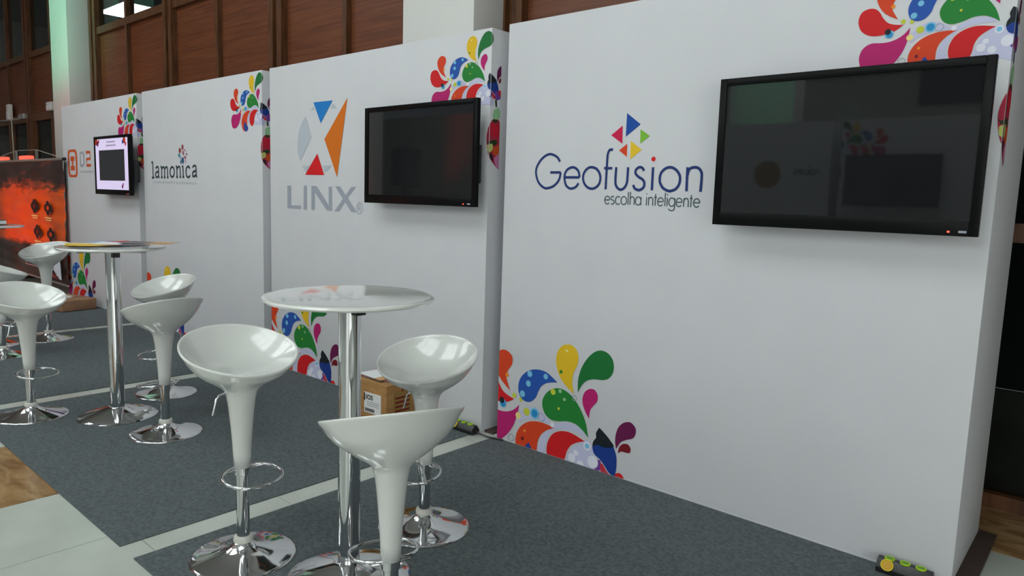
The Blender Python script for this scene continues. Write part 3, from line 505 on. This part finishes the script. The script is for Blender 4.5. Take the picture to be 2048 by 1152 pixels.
# the lit slide: pale page with a dark picture
SLIDE = pmat('slide_page', (0.1, 0.1, 0.1), 0.15, emit=(0.80, 0.70, 1.0), estr=0.85)
SLD = pmat('slide_picture', (0.01, 0.01, 0.01), 0.5, spec=0.1, emit=(0.022, 0.024, 0.026), estr=1.0)
SLT = pmat('slide_text', (0.05, 0.05, 0.05), 0.2, emit=(0.30, 0.28, 0.40), estr=0.8)
SLO = pmat('slide_orange', (0.1, 0.05, 0.03), 0.2, emit=(1.0, 0.25, 0.06), estr=0.9)
SLB = pmat('slide_blue', (0.05, 0.05, 0.08), 0.2, emit=(0.35, 0.36, 0.55), estr=0.9)
tv1_, _ = television((1.345, -0.12, 1.345), 0.995, 0.622, 'large dark switched-off screen on the stand lettered Geofusion', hump=0.06)
tv1_.rotation_euler.x = math.radians(0.6)
television((-1.152, -0.12, 1.376), 1.034, 0.618, 'dark switched-off screen beside the LINX logo')
t4, sc4 = television((-6.02, -0.13, 1.345), 0.97, 0.625, 'lit screen showing a pale slide with a dark picture', depth=0.04, on=True, hump=0.07)
box('slide_picture', (0.13, 0.0065, 0.15), (0.83, 0.0078, 0.475), SLD, sc4)
for row, (xa, zz) in enumerate(((0.36, 0.552), (0.34, 0.515))):
    for k in range(7 if row == 0 else 8):
        x_ = xa + k * 0.034; box('slide_caption', (x_, 0.0066, zz), (x_ + 0.026, 0.0078, zz + 0.016), SLT, sc4)
for cx, cz, r, c in ((0.06, 0.57, 0.04, 'orange'), (0.10, 0.545, 0.028, 'violet'), (0.13, 0.57, 0.02, 'red'), (0.84, 0.57, 0.035, 'orange'), (0.80, 0.55, 0.022, 'blue'), (0.87, 0.53, 0.02, 'red'), (0.76, 0.09, 0.02, 'plum'), (0.78, 0.115, 0.014, 'magenta')):
    sp = Print(); sp.circle(cx, cz, r, c, lambda x, z, h: (x, 0.0076 - h, z), 1); sp.build('slide_spot', sc4)

# ------------------------------------------------------------------ bar stools
def ring_pt(th, rx, ry, tilt, z, cx=0.0):
    x = rx * math.cos(th); xn = x / 0.2; return (cx + x, ry * math.sin(th) * (1 - 0.10 * max(0, xn) * abs(xn)), z - x * tilt)
TILT = math.tan(math.radians(17.8))
RX, RY = 0.200, 0.222
def seat_shell_mesh():
    n = 56; rings = []
    # outer, from stem foot up to the rim; origin at the stem foot, rim centre at z = 0.46
    zr = 0.46
    prof = [(0.0, 0.031, 0), (0.05, 0.0335, 0), (0.10, 0.036, 0), (0.16, 0.0405, 0), (0.22, 0.046, 0), (0.26, 0.0505, 0), (0.285, 0.055, 0.0), (0.305, 0.0615, 0.02), (0.323, 0.079, 0.10), (0.343, 0.110, 0.22), (0.366, 0.144, 0.40), (0.390, 0.172, 0.58), (0.416, 0.194, 0.76), (0.440, 0.207, 0.90), (0.454, 0.2175, 0.98), (0.4600, 0.2205, 1.0)]
    for z, r, t in prof:
        sx = r * (RX / RY if t > 0.3 else 1 - (1 - RX / RY) * t / 0.3); rings.append([ring_pt(2 * math.pi * k / n, sx, r, TILT * t, z, 0.0) for k in range(n)])
    # rounded lip then scooped inside
    for f, dz in ((0.992, 0.004), (0.975, 0.006), (0.955, 0.0045), (0.935, -0.001)):
        rings.append([ring_pt(2 * math.pi * k / n, RX * f, RY * f, TILT, zr + dz) for k in range(n)])
    for f in (0.91, 0.87, 0.81, 0.73, 0.63, 0.52, 0.40, 0.28, 0.16, 0.06):
        R = []
        for k in range(n):
            th = 2 * math.pi * k / n; x, y, z = ring_pt(th, RX * f, RY * f, TILT, zr)
            xn = x / RX
            d = 0.088 * (1 - (f / 0.94) ** 2.6)
            d *= 1.0 - 0.62 * max(0.0, xn) ** 0.8 + 0.10 * max(0.0, -xn)
            R.append((x, y, z - d))
        rings.append(R)
    V = [p for R in rings for p in R]; F = []
    for j in range(len(rings) - 1):
        for k in range(n):
            k2 = (k + 1) % n; F.append((j * n + k, j * n + k2, (j + 1) * n + k2, (j + 1) * n + k))
    F.append(tuple(range(n))[::-1]); F.append(tuple((len(rings) - 1) * n + k for k in range(n)))
    me = mesh('seat_shell', V, F, smooth=True); me.materials.append(PLASTIC); return me
SHELL = seat_shell_mesh()
_b = MB().lathe([(0.030, 0.072), (0.034, 0.064), (0.044, 0.052), (0.062, 0.040), (0.09, 0.029), (0.125, 0.020), (0.16, 0.0125), (0.188, 0.0075), (0.196, 0.005), (0.198, 0.002), (0.196, 0.0)], 56).build('base', CHROME, auto=50); BASE = _b.data; bpy.data.objects.remove(_b)
_b = MB().lathe([(0.024, 0.0), (0.036, 0.0), (0.037, 0.010), (0.034, 0.020), (0.026, 0.022)], 36).build('collar', COLLAR, auto=50); COL = _b.data; bpy.data.objects.remove(_b)
def foot_mesh():
    m = MB(); pts = []
    for k in range(40):
        a = 2 * math.pi * k / 40; c, s_ = math.cos(a), math.sin(a)
        pts.append((0.082 + 0.090 * (abs(c) ** 0.85) * (1 if c > 0 else -1), 0.108 * (abs(s_) ** 0.85) * (1 if s_ > 0 else -1), -0.012 - 0.012 * c))
    m.tube(pts, 0.0065, 8, closed=True)
    m.lathe([(0.0275, -0.03), (0.030, -0.028), (0.030, 0.0), (0.0275, 0.002)], 24)
    for s_ in (-1, 1): m.tube([(0.0, s_ * 0.026, -0.012), (0.0, s_ * 0.06, -0.010), (0.020, s_ * 0.086, -0.006)], 0.006, 8)
    o = m.build('footrest', CHROME, auto=50); me = o.data; bpy.data.objects.remove(o); return me
FOOT = foot_mesh()
_b = MB().tube([(0, 0.05, 0.305), (0, 0.085, 0.297), (0, 0.097, 0.285), (0.0, 0.112, 0.225)], 0.004, 8).build('lever', CHROME, auto=50); LEV = _b.data; bpy.data.objects.remove(_b)
POLES = {}
def stool(x, y, front_deg, lift, label, group, lev=1):
    root = empty('bar_stool', (x, y, 0.005), math.radians(front_deg)); tag(root, label, 'bar stool', group)
    link('base', BASE, root); link('collar', COL, root, loc=(0, 0, 0.062))
    k = round(lift, 3)
    if k not in POLES:
        o = MB().lathe([(0.0245, 0.03), (0.0245, k - 0.01), (0.0275, k - 0.008), (0.0275, k + 0.03)], 32).build('pole', CHROME, auto=50); POLES[k] = o.data; bpy.data.objects.remove(o)
    link('pole', POLES[k], root)
    link('seat_shell', SHELL, root, loc=(0, 0, k))
    link('footrest', FOOT, root, loc=(0, 0, k))
    l = link('lever', LEV, root, loc=(0, 0, k)); l.rotation_euler = (0, 0, 0 if lev == 1 else math.pi)
    return root
G2 = 'white bar stools at the near table'; G1 = 'white bar stools at the table with leaflets'; G3 = 'white bar stools by the orange banner'
stool(0.255, -1.750, -2, 0.362, 'white scooped bar stool left of the bare round table, chrome ring footrest at right', G2, lev=-1)
stool(1.118, -1.722, 157, 0.297, 'white bar stool nearest the camera, its seat back turned to us', G2, lev=-1)
stool(0.565, -1.085, -73, 0.285, 'white bar stool between the bare round table and the LINX stand', G2, lev=-1)
stool(-2.262, -1.795, 14, 0.290, 'white bar stool left of the chrome column of the leaflet table', G1, lev=-1)
stool(-1.395, -1.35, 184, 0.290, 'white bar stool right of the leaflet table, its seat back turned to us', G1, lev=-1)
stool(-2.232, -0.995, -80, 0.297, 'white bar stool behind the leaflet table, partly hidden by another stool', G1)
stool(-4.735, -1.0, -60, 0.37, 'white bar stool in front of the orange banner, half under the leaflets', G3)
stool(-4.215, -1.48, 75, 0.270, 'white bar stool cut by the left edge, low and turned away from us', G3)

# ------------------------------------------------------------------ bistro tables
def table(x, y, label, top=1.066, R=0.302):
    root = empty('bistro_table', (x, y, 0.005)); tag(root, label, 'table', 'round white bistro tables')
    t = top - 0.005
    MB().lathe([(0.02, t - 0.021), (R - 0.03, t - 0.021), (R - 0.008, t - 0.018), (R, t - 0.010), (R - 0.002, t - 0.003), (R - 0.010, t), (R - 0.02, t - 0.0015), (0.02, t - 0.0015)], 72).build('table_top', TTOP, root, auto=40)
    MB().lathe([(0.0405, 0.03), (0.0405, t - 0.022)], 40).build('column', CHROME, root, auto=50)
    MB().lathe([(0.044, 0.058), (0.060, 0.055), (0.10, 0.046), (0.15, 0.032), (0.195, 0.016), (0.22, 0.006), (0.226, 0.002), (0.224, 0.0)], 64).build('base', CHROME, root, auto=50)
    m = MB()
    for a in range(4):
        c, s_ = math.cos(math.radians(a * 90 + 25)), math.sin(math.radians(a * 90 + 25))
        for r0, r1 in ((0.03, 0.24),):
            p0 = (c * r0, s_ * r0); p1 = (c * r1, s_ * r1); wx, wy = -s_ * 0.013, c * 0.013
            V = [(p0[0] + wx, p0[1] + wy, t - 0.040), (p0[0] - wx, p0[1] - wy, t - 0.040), (p1[0] - wx, p1[1] - wy, t - 0.028), (p1[0] + wx, p1[1] + wy, t - 0.028), (p0[0] + wx, p0[1] + wy, t - 0.0212), (p0[0] - wx, p0[1] - wy, t - 0.0212), (p1[0] - wx, p1[1] - wy, t - 0.0212), (p1[0] + wx, p1[1] + wy, t - 0.0212)]
            m.add(V, [(0, 3, 2, 1), (4, 5, 6, 7), (0, 1, 5, 4), (1, 2, 6, 5), (2, 3, 7, 6), (3, 0, 4, 7)])
    m.box((0.036, -0.02, t - 0.066), (0.066, 0.02, t - 0.0215))
    m.build('bracket', BLACK, root)
    return root
table(0.665, -1.550, 'bare round white bar table on a chrome column, nearest the camera')
table(-1.925, -1.420, 'round white bar table with leaflets spread on top')
table(-4.74, -1.46, 'round white bar table cut by the left edge of the picture')

# leaflets on the second table
def leaflet(x, y, rz, w, h, z, cols, label, curl=0.0):
    root_mb = MB(); nx = 8; V = []; F = []; I = []
    for i in range(nx + 1):
        for s_ in (0, 1):
            u = i / nx; V.append(((u - 0.5) * w, (s_ - 0.5) * h, curl * (2 * u - 1) ** 2))
    n = len(V); V += [(a, b, c - 0.0012) for a, b, c in V]
    for i in range(nx):
        F.append((2 * i, 2 * i + 2, 2 * i + 3, 2 * i + 1)); I.append(0 if i < nx * 0.45 else 1)
        F.append((n + 2 * i, n + 2 * i + 1, n + 2 * i + 3, n + 2 * i + 2)); I.append(0)
        F.append((2 * i, n + 2 * i, n + 2 * i + 2, 2 * i + 2)); I.append(0); F.append((2 * i + 1, 2 * i + 3, n + 2 * i + 3, n + 2 * i + 1)); I.append(0)
    F.append((0, 1, n + 1, n)); F.append((2 * nx, n + 2 * nx, n + 2 * nx + 1, 2 * nx + 1)); I += [0, 0]
    root_mb.add(V, F); root_mb.I = I
    o = root_mb.build('leaflet', cols, None); o.location = (x, y, z); o.rotation_euler = (0, 0, rz); tag(o, label, 'leaflet', 'leaflets on the bar table'); return o
LY = pmat('leaflet_yellow', rgb(238, 196, 30), 0.35); LR = pmat('leaflet_red', rgb(196, 70, 56), 0.35); LG = pmat('leaflet_grey', rgb(116, 112, 116), 0.35); LB = pmat('leaflet_blue', rgb(150, 178, 206), 0.35); LO = pmat('leaflet_tan', rgb(206, 150, 80), 0.35)
zt = 1.0672
leaflet(-2.16, -1.60, 0.9, 0.30, 0.21, zt + 0.0015, [PAPER, PAPER], 'white leaflet at the left rim of the leaflet table')
leaflet(-2.00, -1.50, 1.25, 0.29, 0.21, zt + 0.0045, [LY, LY], 'bright yellow leaflet on the leaflet table', 0.004)
leaflet(-2.06, -1.34, 0.5, 0.28, 0.20, zt + 0.0105, [LB, PAPER], 'pale blue and white leaflet at the back of the leaflet table', 0.004)
leaflet(-1.95, -1.33, 0.2, 0.22, 0.16, zt + 0.0165, [LR, LG], 'red and grey leaflet in the middle of the leaflet table', 0.004)
leaflet(-1.80, -1.40, 0.95, 0.29, 0.20, zt + 0.0225, [PAPER, LG], 'white and grey leaflet near the right rim of the leaflet table', 0.003)
leaflet(-1.72, -1.28, 0.75, 0.29, 0.20, zt + 0.0275, [LG, LO], 'grey and tan leaflet jutting over the right rim of the leaflet table', 0.003)
# grey folder pile on the far table
tb = empty('folder', (-4.82, -1.46, 1.0668), 0.5); tag(tb, 'dark grey ring folder on the table cut by the left edge', 'folder')
MB().box((-0.16, -0.12, 0), (0.16, 0.12, 0.004)).box((-0.16, -0.12, 0.036), (0.16, 0.12, 0.04)).box((-0.16, -0.12, 0.004), (-0.155, 0.12, 0.036)).build('cover', pmat('folder_grey', rgb(70, 72, 78), 0.4), tb)
box('pages', (-0.15, -0.115, 0.005), (0.155, 0.115, 0.034), PAPER, tb)

# ------------------------------------------------------------------ cardboard box by the second stand
cb = empty('cardboard_box', (-0.80, -0.21, 0.005), math.radians(2)); tag(cb, 'brown cardboard box with a white shipping label by the LINX stand', 'box')
box('body', (-0.19, -0.15, 0), (0.19, 0.15, 0.25), CARD, cb, bevel=0.004)
fl = MB(); fl.box((-0.19, -0.15, 0.2502), (0.19, -0.002, 0.254)).box((-0.19, 0.002, 0.2502), (0.19, 0.15, 0.254)); fl.build('flap', CARD, cb)
lb = box('shipping_label', (-0.02, -0.1525, 0.055), (0.14, -0.1502, 0.185), LABELW, cb); lb['label'] = 'white shipping label reading IOS'
fb = lambda x, z, h: (x + 0.035, -0.1522 - h, z - 0.015)
text_mesh('lettering', 'IOS', (-0.035, 0.155), 0.065, 0.032, ink('darkink'), lb, fb, 2, bold=0.03)
pr = Print()
pr.poly([(-0.055, 0.145), (-0.045, 0.145), (-0.045, 0.195), (-0.055, 0.195)], 'darkink', fb, 2)
for zz in (0.14, 0.128, 0.116): pr.poly([(-0.03, zz), (0.09, zz), (0.09, zz + 0.004), (-0.03, zz + 0.004)], 'dgrey', fb, 2)
for k in range(26): pr.poly([(-0.045 + k * 0.0035, 0.078), (-0.045 + k * 0.0035 + 0.0015 + 0.001 * (k % 3 == 0), 0.078), (-0.045 + k * 0.0035 + 0.0015 + 0.001 * (k % 3 == 0), 0.10), (-0.045 + k * 0.0035, 0.10)], 'darkink', fb, 2)
pr.build('barcode', lb)
sf = lambda x, z, h: (0.1902 + h, x, z)
pr = Print()
pr.poly([(-0.09, 0.06), (0.05, 0.06), (0.05, 0.20), (-0.09, 0.20)], 'bronze', sf, 1)
for k in range(4): pr.stroke([(-0.08, 0.08 + k * 0.028), (0.04, 0.08 + k * 0.028)], 0.012, 'maroon', sf, 2)
pr.stroke([(-0.02, 0.20), (-0.02, 0.25)], 0.012, 'maroon', sf, 2)
pr.build('printed_mark', cb)
def paper_stack(x, y, z, rz, mat2, label):
    o = MB().box((-0.145, -0.105, 0), (0.145, 0.105, 0.006)).box((-0.145, -0.105, 0.006), (0.145, 0.105, 0.0075), 1).build('magazine', [LG, mat2]); o.location = (x, y, z); o.rotation_euler = (0, 0, rz); tag(o, label, 'magazine', 'magazines on the cardboard box'); return o
paper_stack(-0.83, -0.20, 0.2595, 0.1, LR, 'lower magazine with a red cover on the cardboard box')
o = MB().box((-0.15, -0.105, 0), (0.10, 0.105, 0.006)).box((-0.15, -0.105, 0.006), (0.03, 0.105, 0.0075), 1).box((0.03, -0.105, 0.006), (0.10, 0.105, 0.0075), 2).build('magazine', [LG, PAPER, LO]); o.location = (-0.80, -0.21, 0.2675); o.rotation_euler = (0, 0, -0.06); tag(o, 'top magazine with a white and orange cover on the cardboard box', 'magazine', 'magazines on the cardboard box')

# flat parcel at the far stand
pc = empty('parcel', (-6.66, -0.34, 0.005), math.radians(12)); tag(pc, 'flat brown parcel with a white label at the foot of the far stand', 'parcel')
box('body', (-0.40, -0.20, 0), (0.40, 0.20, 0.13), CARD2, pc, bevel=0.02, seg=3)
MB().box((-0.20, -0.03, 0.1302), (0.12, 0.09, 0.1325)).box((0.10, -0.08, 0.1302), (0.20, 0.03, 0.1325)).build('parcel_label', LABELW, pc)

# ------------------------------------------------------------------ power strips
def power_strip(x, y, rz, n, label):
    root = empty('power_strip', (x, y, 0.005), rz); tag(root, label, 'power strip', 'black power strips by the stands')
    L = 0.055 * n + 0.03
    m = MB(); w = 0.034
    prof = [(-w, 0), (w, 0), (w, 0.022), (0.012, 0.052), (-0.012, 0.052), (-w, 0.022)]
    V = [(0, a, b) for a, b in prof] + [(L, a, b) for a, b in prof]; k = len(prof)
    m.add(V, [tuple(range(k)), tuple(range(2 * k - 1, k - 1, -1))] + [(i, k + i, k + (i + 1) % k, (i + 1) % k) for i in range(k)])
    m.build('housing', BLACK, root, bevel=0.004, seg=2, auto=35)
    for i in range(n):
        cx = 0.042 + i * 0.055
        r = MB().lathe([(0.013, 0.0), (0.019, 0.0), (0.019, 0.006), (0.0155, 0.007), (0.013, 0.004)], 24).build('socket_ring', GREENR, root, auto=40); r.location = (cx, 0, 0.0505)
        d = MB().lathe([(0.002, 0), (0.013, 0), (0.013, 0.0055), (0.002, 0.0055)], 20).build('socket', GREEND, r)
    s_ = MB().lathe([(0.016, 0.0), (0.023, 0.0), (0.023, 0.006), (0.019, 0.007), (0.016, 0.004)], 24).build('socket_ring', YELLR, root, auto=40); s_.location = (0.04, -0.026, 0.034); s_.rotation_euler = (math.radians(54), 0, 0)
    MB().lathe([(0.002, 0), (0.016, 0), (0.016, 0.0055), (0.002, 0.0055)], 20).build('socket', OCHRE, s_)
    MB().tube([(L - 0.005, 0, 0.02), (L + 0.03, 0.0, 0.012), (L + 0.10, 0.005, 0.006), (L + 0.2, 0.03, 0.006)], 0.005, 8).build('cable', BLACK, root, auto=50)
power_strip(2.115, -0.045, 0.0, 3, 'black power strip with green sockets below the large screen')
power_strip(-0.325, -0.05, math.radians(0), 3, 'black power strip with green sockets at the corner of the LINX stand')

# ------------------------------------------------------------------ orange hanging banner
bn = empty('hanging_banner', (-8.85, -0.05, 0.0), 0.0); tag(bn, 'crumpled orange and dark foil banner hanging left of the far stand', 'banner')
bw, bz0, bz1 = 3.06, 0.17, 1.745
nu, nv = 90, 50; V = []; F = []
for j in range(nv + 1):
    for i in range(nu + 1):
        u, v = i / nu, j / nv; x = (u - 0.5) * bw; z = bz0 + (bz1 - bz0) * v
        y = 0.012 * math.sin(26 * v + 3.0 * math.sin(6 * u)) * (0.4 + 0.6 * math.sin(math.pi * u)) + 0.008 * math.sin(55 * v + 9 * u) + 0.008 * math.sin(23 * u + 4 * v)
        V.append((x, y * min(1, v * 8, (1 - v) * 8), z))
for j in range(nv):
    for i in range(nu): F.append((j * (nu + 1) + i, j * (nu + 1) + i + 1, (j + 1) * (nu + 1) + i + 1, (j + 1) * (nu + 1) + i))
BM = pmat('banner_foil', rgb(120, 60, 36), 0.28, spec=0.7)
nt = BM.node_tree; N = nt.nodes; L = nt.links; b = N['Principled BSDF']
tc = N.new('ShaderNodeTexCoord'); nz = N.new('ShaderNodeTexNoise'); nz.inputs['Scale'].default_value = 1.4; nz.inputs['Detail'].default_value = 5; nz.inputs['Distortion'].default_value = 1.2
sx = N.new('ShaderNodeSeparateXYZ'); L.new(tc.outputs['Object'], sx.inputs[0]); L.new(tc.outputs['Object'], nz.inputs['Vector'])
g1 = N.new('ShaderNodeMapRange'); g1.inputs[1].default_value = 1.55; g1.inputs[2].default_value = 1.15; L.new(sx.outputs['Z'], g1.inputs[0])
g2 = N.new('ShaderNodeMapRange'); g2.inputs[1].default_value = 0.55; g2.inputs[2].default_value = 0.72; L.new(sx.outputs['Z'], g2.inputs[0])
mm = N.new('ShaderNodeMath'); mm.operation = 'MULTIPLY'; L.new(g1.outputs[0], mm.inputs[0]); L.new(g2.outputs[0], mm.inputs[1])
ad = N.new('ShaderNodeMath'); ad.operation = 'ADD'; L.new(mm.outputs[0], ad.inputs[0]); L.new(nz.outputs['Fac'], ad.inputs[1])
cr = N.new('ShaderNodeValToRGB'); e = cr.color_ramp.elements; e[0].position = 0.58; e[0].color = (*rgb(52, 34, 30), 1); e[1].position = 1.05; e[1].color = (*rgb(236, 92, 20), 1); e.new(0.8).color = (*rgb(150, 62, 30), 1)
mp_ = N.new('ShaderNodeMapping'); mp_.inputs['Scale'].default_value = (1.6, 1, 9); n3 = N.new('ShaderNodeTexNoise'); n3.inputs['Scale'].default_value = 2.2; n3.inputs['Detail'].default_value = 5; n3.inputs['Distortion'].default_value = 0.8  # stretched noise paints crinkle highlights and darks into the foil colour
L.new(tc.outputs['Object'], mp_.inputs[0]); L.new(mp_.outputs[0], n3.inputs['Vector'])
sb_ = N.new('ShaderNodeMath'); sb_.operation = 'MULTIPLY_ADD'; sb_.inputs[1].default_value = 1.1; sb_.inputs[2].default_value = -0.58; L.new(n3.outputs['Fac'], sb_.inputs[0])
a2_ = N.new('ShaderNodeMath'); a2_.operation = 'ADD'; L.new(ad.outputs[0], a2_.inputs[0]); L.new(sb_.outputs[0], a2_.inputs[1])
L.new(a2_.outputs[0], cr.inputs[0]); L.new(cr.outputs[0], b.inputs['Base Color'])
me = mesh('sheet', V, F, smooth=True); me.materials.append(BM); sh = link('sheet', me, bn)
sm = sh.modifiers.new('thickness', 'SOLIDIFY'); sm.thickness = 0.002; sm.offset = 1
pr = Print(); fbn = lambda x, z, h: (x, -0.032 - h, z)
for cx, cz in ((0.42, 1.14), (0.98, 1.13), (0.50, 0.80), (1.05, 0.79)):
    for a in range(4): pr.circle(cx + 0.075 * math.cos(a * math.pi / 2), cz + 0.045 * math.sin(a * math.pi / 2), 0.07, 'darkink', fbn, 1, ry=0.05)
    pr.circle(cx, cz, 0.055, 'tangerine' if cx > 0.6 else 'maroon', fbn, 2, ry=0.03)
    pr.poly([(cx - 0.14, cz - 0.135), (cx + 0.14, cz - 0.135), (cx + 0.14, cz - 0.12), (cx - 0.14, cz - 0.12)], 'paleyel', fbn, 1)
    pr.poly([(cx - 0.10, cz - 0.162), (cx + 0.12, cz - 0.162), (cx + 0.12, cz - 0.15), (cx - 0.10, cz - 0.15)], 'paleyel', fbn, 1)
pr.poly([(0.72, 0.50), (1.36, 0.55), (1.40, 0.23), (1.33, 0.23)], 'palest', fbn, 1)
pr.poly([(0.72, 0.40), (1.30, 0.23), (0.72, 0.23)], 'brick', fbn, 1)
for k in range(6): pr.poly([(-0.1, 0.47 - k * 0.03), (0.5 - 0.03 * (k % 3), 0.47 - k * 0.03), (0.5 - 0.03 * (k % 3), 0.48 - k * 0.03), (-0.1, 0.48 - k * 0.03)], 'lightgrey', fbn, 1)
pr.build('printed_icon', bn)
MB().tube([(-bw / 2 - 0.03, 0, bz1 + 0.008), (bw / 2 + 0.03, 0, bz1 + 0.008)], 0.016, 10).build('top_rod', ALU, bn, auto=50)
MB().tube([(-bw / 2, 0, bz0 - 0.005), (bw / 2, 0, bz0 - 0.005)], 0.014, 10).build('bottom_rod', ALU, bn, auto=50)
MB().tube([(bw / 2 + 0.03, 0, bz1 + 0.008), (bw / 2 + 0.075, 0, bz1 + 0.008)], 0.02, 10).build('end_cap', BLACK, bn, auto=50)
MB().tube([(bw / 2, 0, bz1 + 0.02), (-0.99, 0.41, 1.95), (-2.03, 0.41, 1.96), (-2.6, 0.2, bz1 + 0.06)], 0.006, 6).build('cord', CORD, bn, auto=50)
MB().tube([(-2.15, 0.41, 1.60), (-2.19, 0.41, 2.40), (-2.3, 0.43, 2.48)], 0.008, 6).build('cord', CORD, bn, auto=50)
for x in (-2.03, -0.99): box('hook_tab', (x - 0.03, 0.40, 1.60), (x + 0.03, 0.42, 1.955), ALU, bn)
MB().box((-1.53, 0.38, 0), (-1.45, 0.43, 1.70)).box((-2.2, 0.39, 1.60), (-0.9, 0.43, 1.66)).box((-1.9, 0.1, 0), (-1.1, 0.45, 0.02)).build('stand_post', BLACK, bn)
for xa, xb, l_ in ((-11.62, -11.1, 'wide glowing red lamp peeping over the orange banner'), (-12.9, -12.5, 'small glowing red lamp over the banner at the left edge')):
    rl = empty('red_lamp', ((xa + xb) / 2, 0.62, 0)); tag(rl, l_, 'lamp', 'red lamps behind the banner'); hw = (xb - xa) / 2
    MB().lathe([(0.02, 0.02), (0.02, 1.80)], 12).lathe([(0.18, 0.0), (0.18, 0.015), (0.02, 0.02)], 20).build('lamp_stand', BLACK, rl)
    box('housing', (-hw, -0.04, 1.80), (hw, 0.04, 1.84), BLACK, rl, bevel=0.006); box('lens', (-hw + 0.01, -0.05, 1.842), (hw - 0.01, 0.05, 1.905), REDLAMP, rl, bevel=0.02)

# small fittings on the far doors
def lamp(x, z, w, h, label):
    r = empty('emergency_light', (x, YW - 0.012, z)); tag(r, label, 'wall lamp', 'white fittings on the far doors')
    box('housing', (-w / 2, -0.07, 0), (w / 2, 0, h), WHITEM, r, bevel=0.01); box('lens', (-w / 2 + 0.02, -0.075, 0.02), (w / 2 - 0.02, -0.07, h * 0.55), PAPER, r)
lamp(-13.62, 2.63, 0.16, 0.30, 'white upright emergency light above the far left glass door')
lamp(-11.22, 2.68, 0.26, 0.14, 'small white fitting on the wood beside the far column')
dc = empty('door_closer', (-13.0, YW - 0.012, 2.62)); tag(dc, 'grey door closer arm over the far left glass door', 'door closer')
box('body', (-0.0, -0.06, 0.0), (0.32, 0, 0.09), ALU, dc, bevel=0.008); MB().tube([(0.05, -0.05, 0.0), (-0.35, -0.25, -0.03), (-0.7, -0.05, -0.04)], 0.012, 8).build('arm', ALU, dc, auto=50)

# office luminaire seen through the upper glass; lamp seen through the right-hand door
lm = empty('ceiling_luminaire', (-12.63, 2.74, 4.96)); tag(lm, 'bright ceiling luminaire behind the upper window', 'ceiling lamp')
box('housing', (-0.68, -0.27, -0.06), (0.68, 0.27, 0.34), WHITEM, lm); box('diffuser', (-0.65, -0.25, -0.075), (0.65, 0.25, -0.06), LAMPE, lm)
bl_ = empty('bulb_lamp', (2.05, 2.2, 1.40)); tag(bl_, 'small warm bulb glowing behind the dark glass at right', 'lamp')
MB().lathe([(0.004, -0.03), (0.02, -0.022), (0.028, 0.0), (0.02, 0.02), (0.012, 0.035)], 16).build('bulb', WARME, bl_, smooth=True); MB().lathe([(0.012, 0.035), (0.014, 0.04), (0.014, 0.08), (0.01, 0.085)], 12).build('socket', BLACK, bl_)
MB().tube([(0, 0, 0.08), (0, 0, 1.1)], 0.004, 6).build('cord', BLACK, bl_)

# ------------------------------------------------------------------ across the aisle (seen only mirrored in the dark screens)
r5, F5 = stand(0, 2.364, 0.63, 'white display stand across the aisle with a dark screen', math.pi, (2.30, -6.5, 0), low=False)
r6, F6 = stand(0, 2.364, 0.63, 'white display stand across the aisle with a round bronze logo', math.pi, (-0.18, -6.5, 0), low=False)
pr = Print(); pr.circle(0.79, 1.74, 0.18, 'bronze', F6, 2); pr.build('printed_logo', r6)
pr = Print(); stroke_text(pr, 'raizes', (0.13, 1.74), (0.45, 1.74), 0.06, 0.014, 'slate', F6, 2); pr.stroke([(0.235, 1.825), (0.255, 1.85)], 0.012, 'slate', F6, 2); pr.build('printed_lettering', r6)
r7, F7 = stand(0, 2.364, 0.63, 'plain white display stand across the aisle, near the loudspeaker', math.pi, (-2.68, -6.5, 0), low=False)
television((1.06, -6.38, 1.36), 1.03, 0.61, 'dark screen on the stand across the aisle', rz=math.pi)
column(-1.95, -1.0, -7.75, -7.35, 'column_4', 4)
wd = MB().box((0.2, -9.0, 2.8), (1.15, -8.96, 3.4)).build('window_6', DARKIN); wd['kind'] = 'structure'
column(-10.9, -10.15, -7.4, -7.0, 'column_5', 5)
sp_ = empty('loudspeaker', (-5.57, -4.2, 0), math.radians(20)); tag(sp_, 'black loudspeaker on a pole stand across the aisle', 'loudspeaker')
box('cabinet', (-0.19, -0.17, 1.58), (0.19, 0.17, 2.14), BLACK, sp_, bevel=0.02, seg=3)
MB().lathe([(0.018, 0.2), (0.018, 1.58)], 16).build('pole', BLACK, sp_)
for a in (90, 210, 330): MB().tube([(0, 0, 0.55), (0.45 * math.cos(math.radians(a)), 0.45 * math.sin(math.radians(a)), 0.015)], 0.012, 8).build('leg', BLACK, sp_)
